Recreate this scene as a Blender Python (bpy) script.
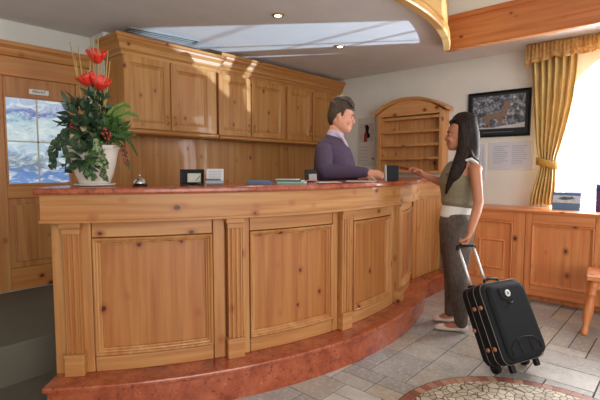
import bpy, bmesh, math, random
from math import sin, cos, pi, radians, sqrt, atan2
from mathutils import Vector, Matrix
random.seed(7)
S = bpy.context.scene
for o in list(bpy.data.objects): bpy.data.objects.remove(o)

# ------------------------------------------------------------------ camera
CAM_H, FOC, HOR, HEAD = 1.22, 436.0, 168.0, radians(42)
PITCH = math.atan((200 - HOR) / FOC)
cd = bpy.data.cameras.new('camera'); cam = bpy.data.objects.new('camera', cd); S.collection.objects.link(cam)
cam.location = (0, 0, CAM_H); cam.rotation_euler = (pi/2 - PITCH, 0, HEAD - pi/2)
cd.sensor_width = 36; cd.lens = 36 * FOC / 600; cd.clip_start = .02
S.camera = cam

# ------------------------------------------------------------------ light
S.view_settings.view_transform = 'Standard'; S.view_settings.look = 'None'
S.view_settings.gamma = 1; S.view_settings.use_curve_mapping = False
S.view_settings.exposure = 0.0
w = bpy.data.worlds.new('sky'); S.world = w; w.use_nodes = True
w.node_tree.nodes['Background'].inputs[0].default_value = (.93, .97, 1, 1)
w.node_tree.nodes['Background'].inputs[1].default_value = 1.2

def area(name, loc, target, sx, sy, power, color):
    l = bpy.data.lights.new(name, 'AREA'); l.shape = 'RECTANGLE'; l.size = sx; l.size_y = sy
    l.energy = power; l.color = color
    o = bpy.data.objects.new(name, l); S.collection.objects.link(o); o.location = loc
    o.rotation_euler = (Vector(target) - Vector(loc)).to_track_quat('-Z', 'Y').to_euler()
    return o
# added fill lamp behind the camera, no source seen; daylight through the arched window
area('rear_fill', (-0.5, -3.0, 1.75), (2.7, 2.4, 1.2), 4.0, 1.9, 120, (1, .97, .93))
area('daylight_window', (5.15, .3, 1.55), (3.0, 1.0, 0.9), 1.2, 1.3, 105, (.97, .99, 1))
gl = bpy.data.lights.new('sun_glint', 'SPOT'); gl.energy = 15000; gl.color = (.56, .77, 1)
gl.spot_size = radians(14); gl.spot_blend = .1; gl.shadow_soft_size = .05
go = bpy.data.objects.new('sun_glint', gl); S.collection.objects.link(go)
go.location = (4.75 + .575*9, .17 - .818*9, 1.40 - .32*9)       # low sun mirrored by wet ground outside, rising through the window
go.rotation_euler = (Vector((4.75, .17, 1.55)) - go.location).to_track_quat('-Z', 'Y').to_euler()

# ------------------------------------------------------------------ helpers
FV = Vector((cos(HEAD), sin(HEAD))); RV = Vector((sin(HEAD), -cos(HEAD)))
def ray(x, y):
    u = (x - 300) / FOC; v = (200 - y) / FOC
    fz = cos(PITCH) + v * sin(PITCH); z = -sin(PITCH) + v * cos(PITCH)
    return Vector((FV.x*fz + RV.x*u, FV.y*fz + RV.y*u, z))
O = Vector((0, 0, CAM_H))
def atz(x, y, z): r = ray(x, y); return O + r * ((z - CAM_H) / r.z)
def atx(x, y, X): r = ray(x, y); return O + r * (X / r.x)
def aty(x, y, Y): r = ray(x, y); return O + r * (Y / r.y)
def atd(x, y, D): r = ray(x, y); return O + r * (D / (r.x*FV.x + r.y*FV.y))
def atplane(x, y, p, n):
    r = ray(x, y); return O + r * ((Vector(p) - O).dot(n) / r.dot(n))

def link(o): S.collection.objects.link(o); return o
def thing(name, label, cat, loc=(0, 0, 0), group=None):
    o = link(bpy.data.objects.new(name, None)); o.location = loc; o.empty_display_size = .1
    o['label'] = label; o['category'] = cat
    if group: o['group'] = group
    return o
def tag(o, label, cat, group=None):
    o['label'] = label; o['category'] = cat
    if group: o['group'] = group
    return o
def root_loc(p):
    v = Vector((0, 0, 0))
    while p: v += p.location; p = p.parent
    return v

class MB:
    def __init__(s): s.bm = bmesh.new()
    def quad(s, pts, smooth=False):
        f = s.bm.faces.new([s.bm.verts.new(p) for p in pts]); f.smooth = smooth; return f
    def box(s, c, size, rot=None, bev=0):
        r = bmesh.ops.create_cube(s.bm, size=1); vs = r['verts']
        for v in vs: v.co = Vector((v.co.x*size[0], v.co.y*size[1], v.co.z*size[2]))
        if bev:
            es = list({e for v in vs for e in v.link_edges})
            rb = bmesh.ops.bevel(s.bm, geom=es, offset=bev, segments=2, affect='EDGES', profile=.5)
            vs = list({v for f in rb['faces'] for v in f.verts} | {v for v in vs if v.is_valid})
        M = Matrix.Translation(c) @ (rot.to_4x4() if rot else Matrix())
        for v in vs: v.co = M @ v.co
        return vs
    def bb(s, a, b, bev=0):
        a = Vector(a); b = Vector(b); d = b - a
        return s.box((a + b) / 2, (abs(d.x), abs(d.y), abs(d.z)), None, bev)
    def grid(s, rows, closed=False, smooth=True):
        vv = [[s.bm.verts.new(p) for p in r] for r in rows]
        for i in range(len(vv) - 1):
            n = len(vv[i])
            for j in range(n if closed else n - 1):
                f = s.bm.faces.new((vv[i][j], vv[i][(j+1) % n], vv[i+1][(j+1) % n], vv[i+1][j])); f.smooth = smooth
        return vv
    def cap(s, ring, flip=False, smooth=False):
        f = s.bm.faces.new(ring[::-1] if flip else ring); f.smooth = smooth
    def tube(s, path, r, n=8, smooth=True):
        path = [Vector(p) for p in path]; rr = r if isinstance(r, (list, tuple)) else [r]*len(path)
        rows = []; ref = None
        for i, p in enumerate(path):
            t = (path[min(i+1, len(path)-1)] - path[max(i-1, 0)]).normalized()
            if ref is None: ref = Vector((0, 0, 1)) if abs(t.z) < .9 else Vector((1, 0, 0))
            a = (ref - t * ref.dot(t)).normalized(); b = t.cross(a); ref = a
            rows.append([p + (a*cos(k*2*pi/n) + b*sin(k*2*pi/n)) * rr[i] for k in range(n)])
        vv = s.grid(rows, True, smooth); s.cap(vv[0], True); s.cap(vv[-1]); return vv
    def loft(s, rows, side, n=20):
        """rows: (point, radius along side, radius across); closed with rounded ends"""
        rows = [(Vector(p), a, b) for p, a, b in rows]; side = Vector(side)
        def tan(i): return (rows[min(i+1, len(rows)-1)][0] - rows[max(i-1, 0)][0]).normalized()
        t0 = tan(0); t1 = tan(len(rows)-1)
        p, a, b = rows[0]; m = min(a, b); pre = [(p - t0*m*.75, a*.35, b*.35, t0), (p - t0*m*.45, a*.75, b*.75, t0)]
        p, a, b = rows[-1]; m = min(a, b); post = [(p + t1*m*.45, a*.75, b*.75, t1), (p + t1*m*.75, a*.35, b*.35, t1)]
        allr = pre + [(r[0], r[1], r[2], tan(i)) for i, r in enumerate(rows)] + post
        R = []
        for p, a, b, t in allr:
            A = (side - t * side.dot(t)).normalized(); B = t.cross(A)
            R.append([p + A*a*cos(k*2*pi/n) + B*b*sin(k*2*pi/n) for k in range(n)])
        vv = s.grid(R, True); s.cap(vv[0], True); s.cap(vv[-1])
    def lathe(s, c, prof, n=24, rot=None):
        c = Vector(c); rows = []
        for r, z in prof:
            rows.append([c + (rot @ Vector((r*cos(k*2*pi/n), r*sin(k*2*pi/n), z)) if rot else Vector((r*cos(k*2*pi/n), r*sin(k*2*pi/n), z))) for k in range(n)])
        vv = s.grid(rows, True); s.cap(vv[0], True); s.cap(vv[-1]); return vv
    def ball(s, c, r, sc=(1, 1, 1), rot=None, u=12, v=8):
        M = Matrix.Translation(c) @ (rot.to_4x4() if rot else Matrix()) @ Matrix.Diagonal((r*sc[0], r*sc[1], r*sc[2], 1))
        q = bmesh.ops.create_uvsphere(s.bm, u_segments=u, v_segments=v, radius=1, matrix=M)
        for vx in q['verts']:
            for f in vx.link_faces: f.smooth = True
    def prism(s, pts, vec):
        vec = Vector(vec); a = [s.bm.verts.new(p) for p in pts]; b = [s.bm.verts.new(Vector(p) + vec) for p in pts]
        n = len(a)
        for i in range(n): s.bm.faces.new((a[i], a[(i+1) % n], b[(i+1) % n], b[i]))
        s.bm.faces.new(a[::-1]); s.bm.faces.new(b)
    def polar(s, a0, a1, r0, r1, z0, z1, n=None):
        n = n or max(1, int(abs(a1 - a0) / .8))
        rows = []
        for i in range(n + 1):
            a = a0 + (a1 - a0) * i / n
            rows.append([cp(a, r0, z0), cp(a, r1, z0), cp(a, r1, z1), cp(a, r0, z1)])
        vv = s.grid(rows, True, False); s.cap(vv[0], True); s.cap(vv[-1])
    def sweep(s, path, prof, sgn=1, smooth=False):
        """prof (out, z) carried along a flat path with mitred corners; out = right of travel * sgn"""
        P = [Vector((p[0], p[1])) for p in path]; rows = []
        for i, p in enumerate(P):
            d0 = (p - P[i-1]).normalized() if i else None
            d1 = (P[i+1] - p).normalized() if i < len(P) - 1 else None
            d0 = d0 or d1; d1 = d1 or d0
            n0 = Vector((d0.y, -d0.x)); n1 = Vector((d1.y, -d1.x)); m = (n0 + n1).normalized()
            k = 1 / max(.3, m.dot(n0))
            rows.append([(p.x + m.x*o*k*sgn, p.y + m.y*o*k*sgn, z) for o, z in prof])
        vv = s.grid(rows, True, smooth); s.cap(vv[0], True); s.cap(vv[-1])
    def ring(s, fn, u0, u1, v0, v1, prof, ku=1., nu=1):
        """a mitred frame: prof (inset, w) carried round the rectangle u0..u1, v0..v1; fn(u, v, w) gives the point"""
        rows = []
        def add(c, fr):
            row = []
            for i, w_ in prof:
                a, b_ = u0 + i*ku, u1 - i*ku; c_, d_ = v0 + i, v1 - i
                u = a + (b_ - a)*fr; row.append(fn(u, c_ if c == 0 else d_, w_))
            rows.append(row)
        for q in range(nu + 1): add(0, q/nu)
        for q in range(nu + 1): add(1, 1 - q/nu)
        vv = [[s.bm.verts.new(p) for p in r] for r in rows]; n = len(prof); m = len(vv)
        for i in range(m):
            for j in range(n): s.bm.faces.new((vv[i][j], vv[i][(j+1) % n], vv[(i+1) % m][(j+1) % n], vv[(i+1) % m][j]))
    def build(s, name, mat, parent=None, bevel=0, solid=0):
        bmesh.ops.recalc_face_normals(s.bm, faces=s.bm.faces[:])
        off = root_loc(parent)
        for v in s.bm.verts: v.co -= off
        me = bpy.data.meshes.new(name); s.bm.to_mesh(me); s.bm.free()
        o = link(bpy.data.objects.new(name, me)); me.materials.append(mat)
        if parent: o.parent = parent
        if bevel:
            m = o.modifiers.new('bevel', 'BEVEL'); m.width = bevel; m.segments = 2; m.limit_method = 'ANGLE'; m.angle_limit = radians(40)
        if solid:
            m = o.modifiers.new('solid', 'SOLIDIFY'); m.thickness = solid; m.offset = 0
        return o
    def build_union(s, name, mat, parent, voxel=.006, smooth=4):
        o = s.build(name, mat, parent)
        m = o.modifiers.new('r', 'REMESH'); m.mode = 'VOXEL'; m.voxel_size = voxel; m.use_smooth_shade = True
        m = o.modifiers.new('s', 'SMOOTH'); m.factor = .5; m.iterations = smooth
        dg = bpy.context.evaluated_depsgraph_get(); me = bpy.data.meshes.new_from_object(o.evaluated_get(dg))
        o.modifiers.clear(); o.data = me
        for p in me.polygons: p.use_smooth = True
        if not me.materials: me.materials.append(mat)
        return o
def setting(o): o['kind'] = 'structure'; return o
def copy_tree(o, parent=None):
    c = link(o.copy()); c.parent = parent
    for ch in [q for q in bpy.data.objects if q.parent == o]: copy_tree(ch, c)
    return c

# ------------------------------------------------------------------ materials
def lin(c):
    return tuple(((v/255)/12.92 if v/255 <= .04045 else ((v/255+.055)/1.055)**2.4) for v in c) + (1,)
class NT:
    def __init__(s, name):
        s.m = bpy.data.materials.new(name); s.m.use_nodes = True; s.t = s.m.node_tree; s.b = s.t.nodes['Principled BSDF']
    def n(s, typ, **kw):
        q = s.t.nodes.new(typ)
        for k, v in kw.items():
            if k.startswith('i_'):
                key = k[2:]; q.inputs[int(key) if key.isdigit() else key.replace('_', ' ')].default_value = v
            else: setattr(q, k, v)
        return q
    def l(s, a, b): s.t.links.new(a, b)
    def pos(s, scale=(1, 1, 1), rot=(0, 0, 0)):
        g = s.n('ShaderNodeNewGeometry'); mp = s.n('ShaderNodeMapping'); mp.inputs['Scale'].default_value = scale
        mp.inputs['Rotation'].default_value = rot; s.l(g.outputs['Position'], mp.inputs['Vector']); return mp.outputs[0]
    def noise(s, vec, scale, detail=4, rough=.5, dist=0):
        q = s.n('ShaderNodeTexNoise'); q.inputs['Scale'].default_value = scale; q.inputs['Detail'].default_value = detail
        q.inputs['Roughness'].default_value = rough; q.inputs['Distortion'].default_value = dist; s.l(vec, q.inputs['Vector']); return q.outputs['Fac']
    def voro(s, vec, scale, feature='F1', out='Distance', rnd=1):
        q = s.n('ShaderNodeTexVoronoi'); q.feature = feature; q.inputs['Scale'].default_value = scale
        q.inputs['Randomness'].default_value = rnd; s.l(vec, q.inputs['Vector']); return q.outputs[out]
    def ramp(s, fac, stops, interp='LINEAR'):
        r = s.n('ShaderNodeValToRGB'); cr = r.color_ramp; cr.interpolation = interp
        while len(cr.elements) < len(stops): cr.elements.new(.5)
        for e, (p, c) in zip(cr.elements, stops): e.position = p; e.color = c if len(c) == 4 else tuple(c) + (1,)
        s.l(fac, r.inputs[0]); return r.outputs[0]
    def mix(s, fac, a, b, blend='MIX'):
        q = s.n('ShaderNodeMix'); q.data_type = 'RGBA'; q.blend_type = blend
        if isinstance(fac, (int, float)): q.inputs[0].default_value = fac
        else: s.l(fac, q.inputs[0])
        for i, v in ((6, a), (7, b)):
            if isinstance(v, tuple): q.inputs[i].default_value = v
            else: s.l(v, q.inputs[i])
        return q.outputs[2]
    def math(s, op, a, b=0.):
        q = s.n('ShaderNodeMath'); q.operation = op
        for i, v in ((0, a), (1, b)):
            if isinstance(v, (int, float)): q.inputs[i].default_value = v
            else: s.l(v, q.inputs[i])
        return q.outputs[0]
    def bump(s, h, strength=.2, dist=.002):
        q = s.n('ShaderNodeBump'); q.inputs['Strength'].default_value = strength; q.inputs['Distance'].default_value = dist
        s.l(h, q.inputs['Height']); s.l(q.outputs[0], s.b.inputs['Normal'])
    def done(s, col=None, rough=.5, metal=0, coat=0, spec=.5):
        if col is not None:
            if isinstance(col, tuple): s.b.inputs['Base Color'].default_value = col
            else: s.l(col, s.b.inputs['Base Color'])
        s.b.inputs['Roughness'].default_value = rough; s.b.inputs['Metallic'].default_value = metal
        s.b.inputs['Coat Weight'].default_value = coat; s.b.inputs['Specular IOR Level'].default_value = spec
        return s.m
def plain(name, rgb, rough=.5, metal=0, var=.06, scale=40, coat=0, spec=.5, bump=0):
    t = NT(name); c = lin(rgb); f = t.noise(t.pos(), scale, 5)
    lo = tuple(v*(1-var) for v in c[:3]) + (1,); hi = tuple(min(1, v*(1+var)) for v in c[:3]) + (1,)
    col = t.ramp(f, [(.3, lo), (.7, hi)])
    if bump: t.bump(f, bump)
    return t.done(col, rough, metal, coat, spec)
def pine(name, direction, light=(201, 147, 90), dark=(170, 109, 56), knots=.095, kscale=6.5, rough=.42):
    t = NT(name)
    sc = {'h': (1.3, 1.3, 30), 'v': (30, 30, 1.3), 'x': (1.3, 30, 30), 'y': (30, 1.3, 30)}[direction]
    ks = {'h': (.8, .8, 1.1), 'v': (1.1, 1.1, .8), 'x': (.8, 1, 1), 'y': (1, .8, 1)}[direction]
    grain = t.noise(t.pos(sc), 1.0, 5, .55, .35)
    fine = t.noise(t.pos(tuple(v*4 for v in sc)), 1.0, 3, .5)
    broad = t.noise(t.pos(tuple(v*.32 for v in sc)), 1.0, 2, .5)
    col = t.ramp(grain, [(.32, lin(dark)), (.62, lin(light))])
    col = t.mix(t.math('MULTIPLY', fine, .22), col, lin(tuple(v*.72 for v in dark)))
    col = t.mix(t.ramp(broad, [(.4, (0, 0, 0)), (.7, (.38, .38, .38))]), col, lin((dark[0]*1.02, dark[1]*.9, dark[2]*.78)))
    d = t.voro(t.pos(ks), kscale)
    col = t.mix(t.ramp(d, [(knots*.9, (1, 1, 1)), (knots*2.2, (0, 0, 0))]), col, lin((160, 92, 48)))
    col = t.mix(t.ramp(d, [(knots*.75, (1, 1, 1)), (knots, (0, 0, 0))]), col, lin((82, 38, 22)))
    t.bump(grain, .08, .001)
    return t.done(col, rough, 0, .12)
M = {}
M['pine_v'] = pine('pine_upright', 'v'); M['panel'] = pine('pine_panel', 'v', (188, 127, 70), (160, 95, 45), .1, 6.5); M['rack_v'] = pine('rack_pine_upright', 'v', (226, 172, 112), (200, 140, 84)); M['rack_h'] = pine('rack_pine_level', 'h', (226, 172, 112), (200, 140, 84)); M['pine_h'] = pine('pine_level', 'h')
M['pine_x'] = pine('pine_along', 'x', (206, 148, 86), (182, 116, 60))
M['amber_v'] = pine('amber_pine_upright', 'v', (228, 154, 96), (206, 122, 70), .1, 6.0)
M['amber_h'] = pine('amber_pine_level', 'h', (228, 154, 96), (206, 122, 70), .08)
M['beam'] = pine('beam_pine', 'h', (206, 130, 76), (180, 102, 54), .075)
M['fascia'] = pine('fascia_pine', 'h', (226, 186, 118), (206, 158, 90), .03)
M['cab_v'] = pine('cabinet_pine', 'v', (200, 146, 80), (170, 110, 52), .085, 6.5)
M['cab_h'] = pine('cabinet_pine_level', 'h', (200, 146, 80), (170, 110, 52), .07)
M['white'] = plain('white_plaster', (226, 224, 216), .9, 0, .02, 8)
M['ceil'] = plain('ceiling_plaster', (226, 224, 222), .95, 0, .03, 5)
M['winwhite'] = plain('white_paint', (240, 240, 238), .4, 0, .01)
t = NT('red_marble'); p = t.pos()
a = t.noise(p, 9, 6, .65, .6); b = t.noise(p, 55, 4, .6)
c = t.ramp(a, [(.3, lin((126, 56, 36))), (.5, lin((166, 82, 52))), (.7, lin((186, 104, 70)))])
c = t.mix(t.ramp(b, [(.56, (0, 0, 0)), (.66, (.75, .75, .75))]), c, lin((94, 44, 34)))
c = t.mix(t.ramp(t.voro(p, 16), [(.06, (.3, .3, .3)), (.14, (0, 0, 0))]), c, lin((206, 146, 116)))
M['marble'] = t.done(c, .22, 0, .3)
t = NT('carpet'); p = t.pos(); a = t.noise(p, 300, 3); b = t.noise(p, 6, 3)
c = t.mix(b, lin((104, 98, 86)), lin((116, 109, 96))); c = t.mix(t.math('MULTIPLY', a, .5), c, lin((100, 97, 88)))
t.bump(a, .5, .004); M['carpet'] = t.done(c, 1, 0, 0, .1)
# tiles: per-tile tone rides in a mesh attribute
t = NT('stone_tiles'); at = t.n('ShaderNodeAttribute'); at.attribute_name = 'tone'
p = t.pos((1, 1, 1)); a = t.noise(p, 7, 6, .65, .8); b = t.noise(p, 40, 5, .6)
c = t.ramp(at.outputs['Fac'], [(0, lin((150, 148, 146))), (.35, lin((176, 173, 168))), (.75, lin((184, 172, 154))), (1, lin((200, 198, 195)))])
c = t.mix(t.ramp(a, [(.4, (0, 0, 0)), (.7, (.5, .5, .5))]), c, lin((134, 126, 118)))
c = t.mix(t.ramp(b, [(.5, (0, 0, 0)), (.7, (.55, .55, .55))]), c, lin((214, 213, 212)))
t.bump(a, .25, .004); M['tile'] = t.done(c, .38, 0, 0, .5)
M['grout'] = plain('grout', (84, 78, 70), .9, 0, .1, 60)
# crazy paving mosaic
t = NT('mosaic_stones'); p = t.pos()
nz = t.n('ShaderNodeTexNoise'); nz.inputs['Scale'].default_value = 9; t.l(p, nz.inputs['Vector'])
pp = t.mix(.035, p, nz.outputs['Color'], 'ADD')
e = t.voro(pp, 25, 'DISTANCE_TO_EDGE'); cc = t.voro(pp, 25, 'F1', 'Color')
sp = t.n('ShaderNodeSeparateColor'); t.l(cc, sp.inputs[0])
c = t.ramp(sp.outputs[0], [(0, lin((198, 186, 162))), (.5, lin((222, 214, 196))), (1, lin((182, 170, 148)))])
c = t.mix(t.ramp(e, [(.045, (1, 1, 1)), (.075, (0, 0, 0))]), c, lin((98, 82, 68)))
t.bump(t.ramp(e, [(.03, (0, 0, 0)), (.1, (1, 1, 1))]), .4, .003); M['mosaic'] = t.done(c, .45)
t = NT('terracotta_border'); at = t.n('ShaderNodeAttribute'); at.attribute_name = 'tone'
c = t.ramp(at.outputs['Fac'], [(0, lin((138, 82, 66))), (.6, lin((168, 108, 88))), (1, lin((190, 150, 128)))])
M['terra'] = t.done(c, .5)
M['black_metal'] = plain('black_metal', (34, 34, 34), .4, .6)
M['chrome'] = plain('chrome', (205, 205, 205), .18, 1, .02)
M['brass'] = plain('brass', (200, 160, 86), .28, 1, .05)
M['black'] = plain('black_plastic', (17, 17, 19), .5, spec=.25)
M['paper'] = plain('paper', (232, 232, 230), .7, 0, .02)
M['grey_ink'] = plain('grey_ink', (160, 164, 176), .7)
M['dark_ink'] = plain('dark_ink', (50, 48, 50), .7)

# ------------------------------------------------------------------ setting
ZC, ZR, XR, YB, YR = 2.36, 2.76, 4.67, 4.0, -3.2
XL = -2.3
CC = Vector((2.52, 4.17))            # centre of the counter's curve
def cp(a, r, z): a = radians(a); return Vector((CC.x + r*sin(a), CC.y - r*cos(a), z))

# tiled floor: grout bed with stones of mixed sizes
b = MB(); b.bb((XL, YR, -.08), (XR + .3, YB + .1, -.004)); setting(b.build('floor', M['grout']))
b = MB(); U = .118; nx, ny = int((XR - XL)/U) + 1, int((YB - YR)/U) + 1
occ = [[False]*ny for _ in range(nx)]; rt = random.Random(3); tones = []
for j in range(ny):
    for i in range(nx):
        if occ[i][j]: continue
        opts = [(3, 2), (2, 2), (2, 3), (3, 2), (2, 1), (3, 1), (2, 2), (1, 2)]; rt.shuffle(opts)
        for (a_, c_) in opts + [(1, 1)]:
            if i + a_ <= nx and j + c_ <= ny and not any(occ[i+q][j+k] for q in range(a_) for k in range(c_)): break
        for q in range(a_):
            for k in range(c_): occ[i+q][j+k] = True
        x0, y0 = XL + i*U + .0035, YR + j*U + .0035; x1, y1 = min(XR, XL + (i+a_)*U - .0035), min(YB, YR + (j+c_)*U - .0035)
        if x1 - x0 < .02 or y1 - y0 < .02: continue
        if y0 > 3.0 : continue
        h = .0015; q0 = [(x0, y0), (x1, y0), (x1, y1), (x0, y1)]
        q1 = [(x0+h, y0+h), (x1-h, y0+h), (x1-h, y1-h), (x0+h, y1-h)]
        lo = [b.bm.verts.new((x, y, -.004)) for x, y in q0]; hi = [b.bm.verts.new((x, y, 0)) for x, y in q1]
        tn = rt.random()
        for k in range(4): b.bm.faces.new((lo[k], lo[(k+1) % 4], hi[(k+1) % 4], hi[k])); tones.append(tn)
        b.bm.faces.new(hi); tones.append(tn)
fo = setting(b.build('floor_tiles', M['tile']))
at_ = fo.data.attributes.new('tone', 'FLOAT', 'FACE')
for i, v in enumerate(tones): at_.data[i].value = v
# round mosaic inlay
mc, mr = Vector((2.043, .43)), .663
b = MB(); vs = [b.bm.verts.new((mc.x + (mr-.055)*cos(k*2*pi/96), mc.y + (mr-.055)*sin(k*2*pi/96), .0025)) for k in range(96)]; b.bm.faces.new(vs)
vb = [b.bm.verts.new((v.co.x, v.co.y, -.003)) for v in vs]
for k in range(96): b.bm.faces.new((vs[k], vs[(k+1) % 96], vb[(k+1) % 96], vb[k]))
setting(b.build('floor_mosaic', M['mosaic']))
b = MB(); tones = []
for k in range(84):
    a0, a1 = (k+.04)*2*pi/84, (k+.96)*2*pi/84; tn = rt.random()
    P = [(mr-.052, a0), (mr, a0), (mr, a1), (mr-.052, a1)]
    hi = [b.bm.verts.new((mc.x + r*cos(a), mc.y + r*sin(a), .003)) for r, a in P]; lo = [b.bm.verts.new((v.co.x, v.co.y, -.003)) for v in hi]
    b.bm.faces.new(hi); tones.append(tn)
    for q in range(4): b.bm.faces.new((hi[q], hi[(q+1) % 4], lo[(q+1) % 4], lo[q])); tones.append(tn)
fo = setting(b.build('floor_mosaic_border', M['terra']))
at_ = fo.data.attributes.new('tone', 'FLOAT', 'FACE')
for i, v in enumerate(tones): at_.data[i].value = v
b = MB()
for r0_, r1_ in ((mr, mr+.006), (mr-.058, mr-.052)):
    rows = [[(mc.x + r*cos(k*2*pi/96), mc.y + r*sin(k*2*pi/96), z) for r, z in ((r0_, -.003), (r1_, -.003), (r1_, .002), (r0_, .002))] for k in range(97)]
    b.grid(rows, True, False)
setting(b.build('floor_mosaic_joint', M['grout']))
# raised carpeted floor at the back
FL = .235
b = MB(); b.prism([(XL, 1.45, 0), (.62, 1.45, 0), (.62, 2.25, 0), (1.15, 2.75, 0), (XR, 2.75, 0), (XR, YB, 0), (XL, YB, 0)], (0, 0, .006))
b.bb((XL, 2.78, 0), (XR, YB, FL), .01); setting(b.build('floor_carpet', M['carpet']))

# walls
b = MB(); b.bb((XL - .1, YB, -.05), (XR + .3, YB + .12, 2.9)); setting(b.build('wall_back', M['white']))
b = MB(); b.bb((XL - .12, YR, -.05), (XL, YB, 2.9)); setting(b.build('wall_left', M['white']))
# right wall with the arched opening
WC, WZ, WR, WS = .165, 1.50, .835, .84
arch = [(WC + WR*cos(pi - k*pi/32), WZ + WR*sin(pi - k*pi/32)) for k in range(33)]      # from y low to y high
WT = .28
b = MB()
b.bb((XR, YR, -.05), (XR + WT, WC - WR, 2.9)); b.bb((XR, WC + WR, -.05), (XR + WT, YB, 2.9)); b.bb((XR, WC - WR, -.05), (XR + WT, WC + WR, WS))
for k in range(32):
    (ya, za), (yb, zb) = arch[k], arch[k+1]
    b.prism([(XR, ya, za), (XR, yb, zb), (XR, yb, 2.9), (XR, ya, 2.9)], (WT, 0, 0))
setting(b.build('wall_right', M['white']))

# lower ceiling over the counter, with its curved front, and the strip over the window
AC, AR, ZB = Vector((2.68, 4.23)), 2.79, ZC - .06
def arcp(x): return AC.y - sqrt(AR*AR - (x - AC.x)**2)
XBM = 3.93
ax = [1.2 + (XBM - 1.2)*k/40 for k in range(41)]
low = [(XL, arcp(1.2))] + [(x, arcp(x)) for x in ax] + [(XBM + .03, arcp(XBM)), (XBM + .03, YR), (XR + .05, YR), (XR + .05, YB + .05), (XL, YB + .05)]
b = MB(); b.prism([(x, y, ZC) for x, y in low], (0, 0, .05)); setting(b.build('ceiling', M['ceil']))
b = MB(); b.bb((XL - .1, YR, ZR), (XR + .1, YB, ZR + .1)); setting(b.build('ceiling_upper', M['ceil']))
# fascia round the curve: tall board with bead mouldings at its foot
pth = [(XL, arcp(1.2))] + [(x, arcp(x)) for x in ax]
b = MB()
b.sweep(pth, [(-.03, ZB - .012), (.022, ZB - .012), (.03, ZB), (.03, ZB + .022), (.012, ZB + .028), (.012, ZB + .05), (.026, ZB + .055), (.026, ZB + .072), (.006, ZB + .078), (.008, ZR - .01), (-.03, ZR - .01)], 1)
setting(b.build('trim_1', M['fascia']))
b = MB()
b.sweep([(XBM, arcp(XBM)), (XBM, YR)], [(-.05, ZB - .012), (.0, ZB - .012), (.006, ZB), (.0, ZB + .012), (.0, ZB + .25), (.012, ZB + .255), (.022, ZB + .275), (.022, ZB + .29), (.0, ZB + .30), (-.05, ZB + .30)], 1)
setting(b.build('trim_2', M['beam']))

b = MB(); b.bb((XBM + .012, YR, ZB + .29), (XBM + .06, arcp(XBM) + .1, ZR)); setting(b.build('wall_right_upper', M['white']))

# window: arched frame, rails, glazing
xw = XR + .17
b = MB()
def archpath(R, zb): return [(WC - R, zb)] + [(WC + R*cos(pi - k*pi/32), WZ + R*sin(pi - k*pi/32)) for k in range(33)] + [(WC + R, zb)]
outp, inp = archpath(WR, WS + .0), archpath(WR - .07, WS + .0)
for k in range(len(outp) - 1):
    q = [outp[k], outp[k+1], inp[k+1], inp[k]]; b.prism([(xw, y, z) for y, z in q], (.06, 0, 0))
b.bb((xw, WC - WR, WS), (xw + .06, WC + WR, WS + .08))
wf = setting(b.build('window_1', M['winwhite']))
b = MB()
b.bb((xw + .015, WC - .006, WS), (xw + .03, WC + .006, WZ + WR - .03)); b.bb((xw + .02, WC - WR + .03, WZ + .0), (xw + .03, WC + WR - .03, WZ + .010))
b.bb((xw + .02, WC - WR + .03, 1.36), (xw + .03, WC + WR - .03, 1.367)); b.bb((xw + .02, WC - WR + .03, 1.10), (xw + .03, WC + WR - .03, 1.107))
b.build('glazing_bars', M['winwhite'], wf)
t = NT('window_glass'); gt = t.n('ShaderNodeBsdfTransparent'); gg = t.n('ShaderNodeBsdfGlossy', i_Roughness=.02); mx = t.n('ShaderNodeMixShader', i_0=.05)
t.l(gt.outputs[0], mx.inputs[1]); t.l(gg.outputs[0], mx.inputs[2]); t.l(mx.outputs[0], t.t.nodes['Material Output'].inputs['Surface']); M['glass'] = t.m
b = MB(); b.bb((xw + .03, WC - WR + .02, WS + .02), (xw + .034, WC + WR - .02, WZ))
pts = [(xw + .03, WC + (WR - .02)*cos(pi - k*pi/32), WZ + (WR - .02)*sin(pi - k*pi/32)) for k in range(33)]; b.prism(pts, (.004, 0, 0))
b.build('pane', M['glass'], wf)
b = MB(); b.bb((XR - .0, WC - WR, WS - .02), (xw, WC + WR, WS + .004)); b.build('window_sill', M['winwhite'], wf)

# door in the back wall with an iced-glass pane
def B(px, py, y=YB): return aty(px, py, y)
dx0, dx1 = B(-62, 100).x, B(86, 100).x
dtop = 2.08
d = setting(MB().build('door_1', M['pine_v'])); d.location = (dx0, YB, FL)
b = MB(); yf = YB - .05
b.bb((dx0 - .02, yf, FL), (dx0 + .10, YB, 1.93)); b.bb((dx1 - .10, yf, FL), (dx1, YB, 1.93)); b.build('door_post', M['pine_v'], d, .006)
b = MB(); b.bb((dx0 - .02, yf, 1.93), (dx1, YB, dtop)); b.build('door_head', M['pine_x'], d, .006)
b = MB(); b.sweep([(dx1 + .02, YB), (dx1 + .02, yf - .0), (dx0 - .04, yf), (dx0 - .04, YB)], [(0, dtop), (.02, dtop), (.035, dtop + .02), (.035, dtop + .05), (.06, dtop + .07), (.06, dtop + .1), (0, dtop + .1)], -1); b.build('door_cornice', M['pine_x'], d)
gx0, gx1 = B(4, 140).x, B(69, 140).x; gz0, gz1 = B(30, 185).z, B(30, 97.5).z
lx0, lx1 = gx0 - .13, gx1 + .05; yl = YB - .03
b = MB()
b.bb((dx0 + .1, yl, FL + .01), (gx0, YB, 1.93)); b.bb((gx1, yl, FL + .01), (dx1 - .1, YB, 1.93)); b.bb((gx0, yl, gz1), (gx1, YB, 1.93)); b.build('door_stile', M['pine_v'], d, .004)
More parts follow.
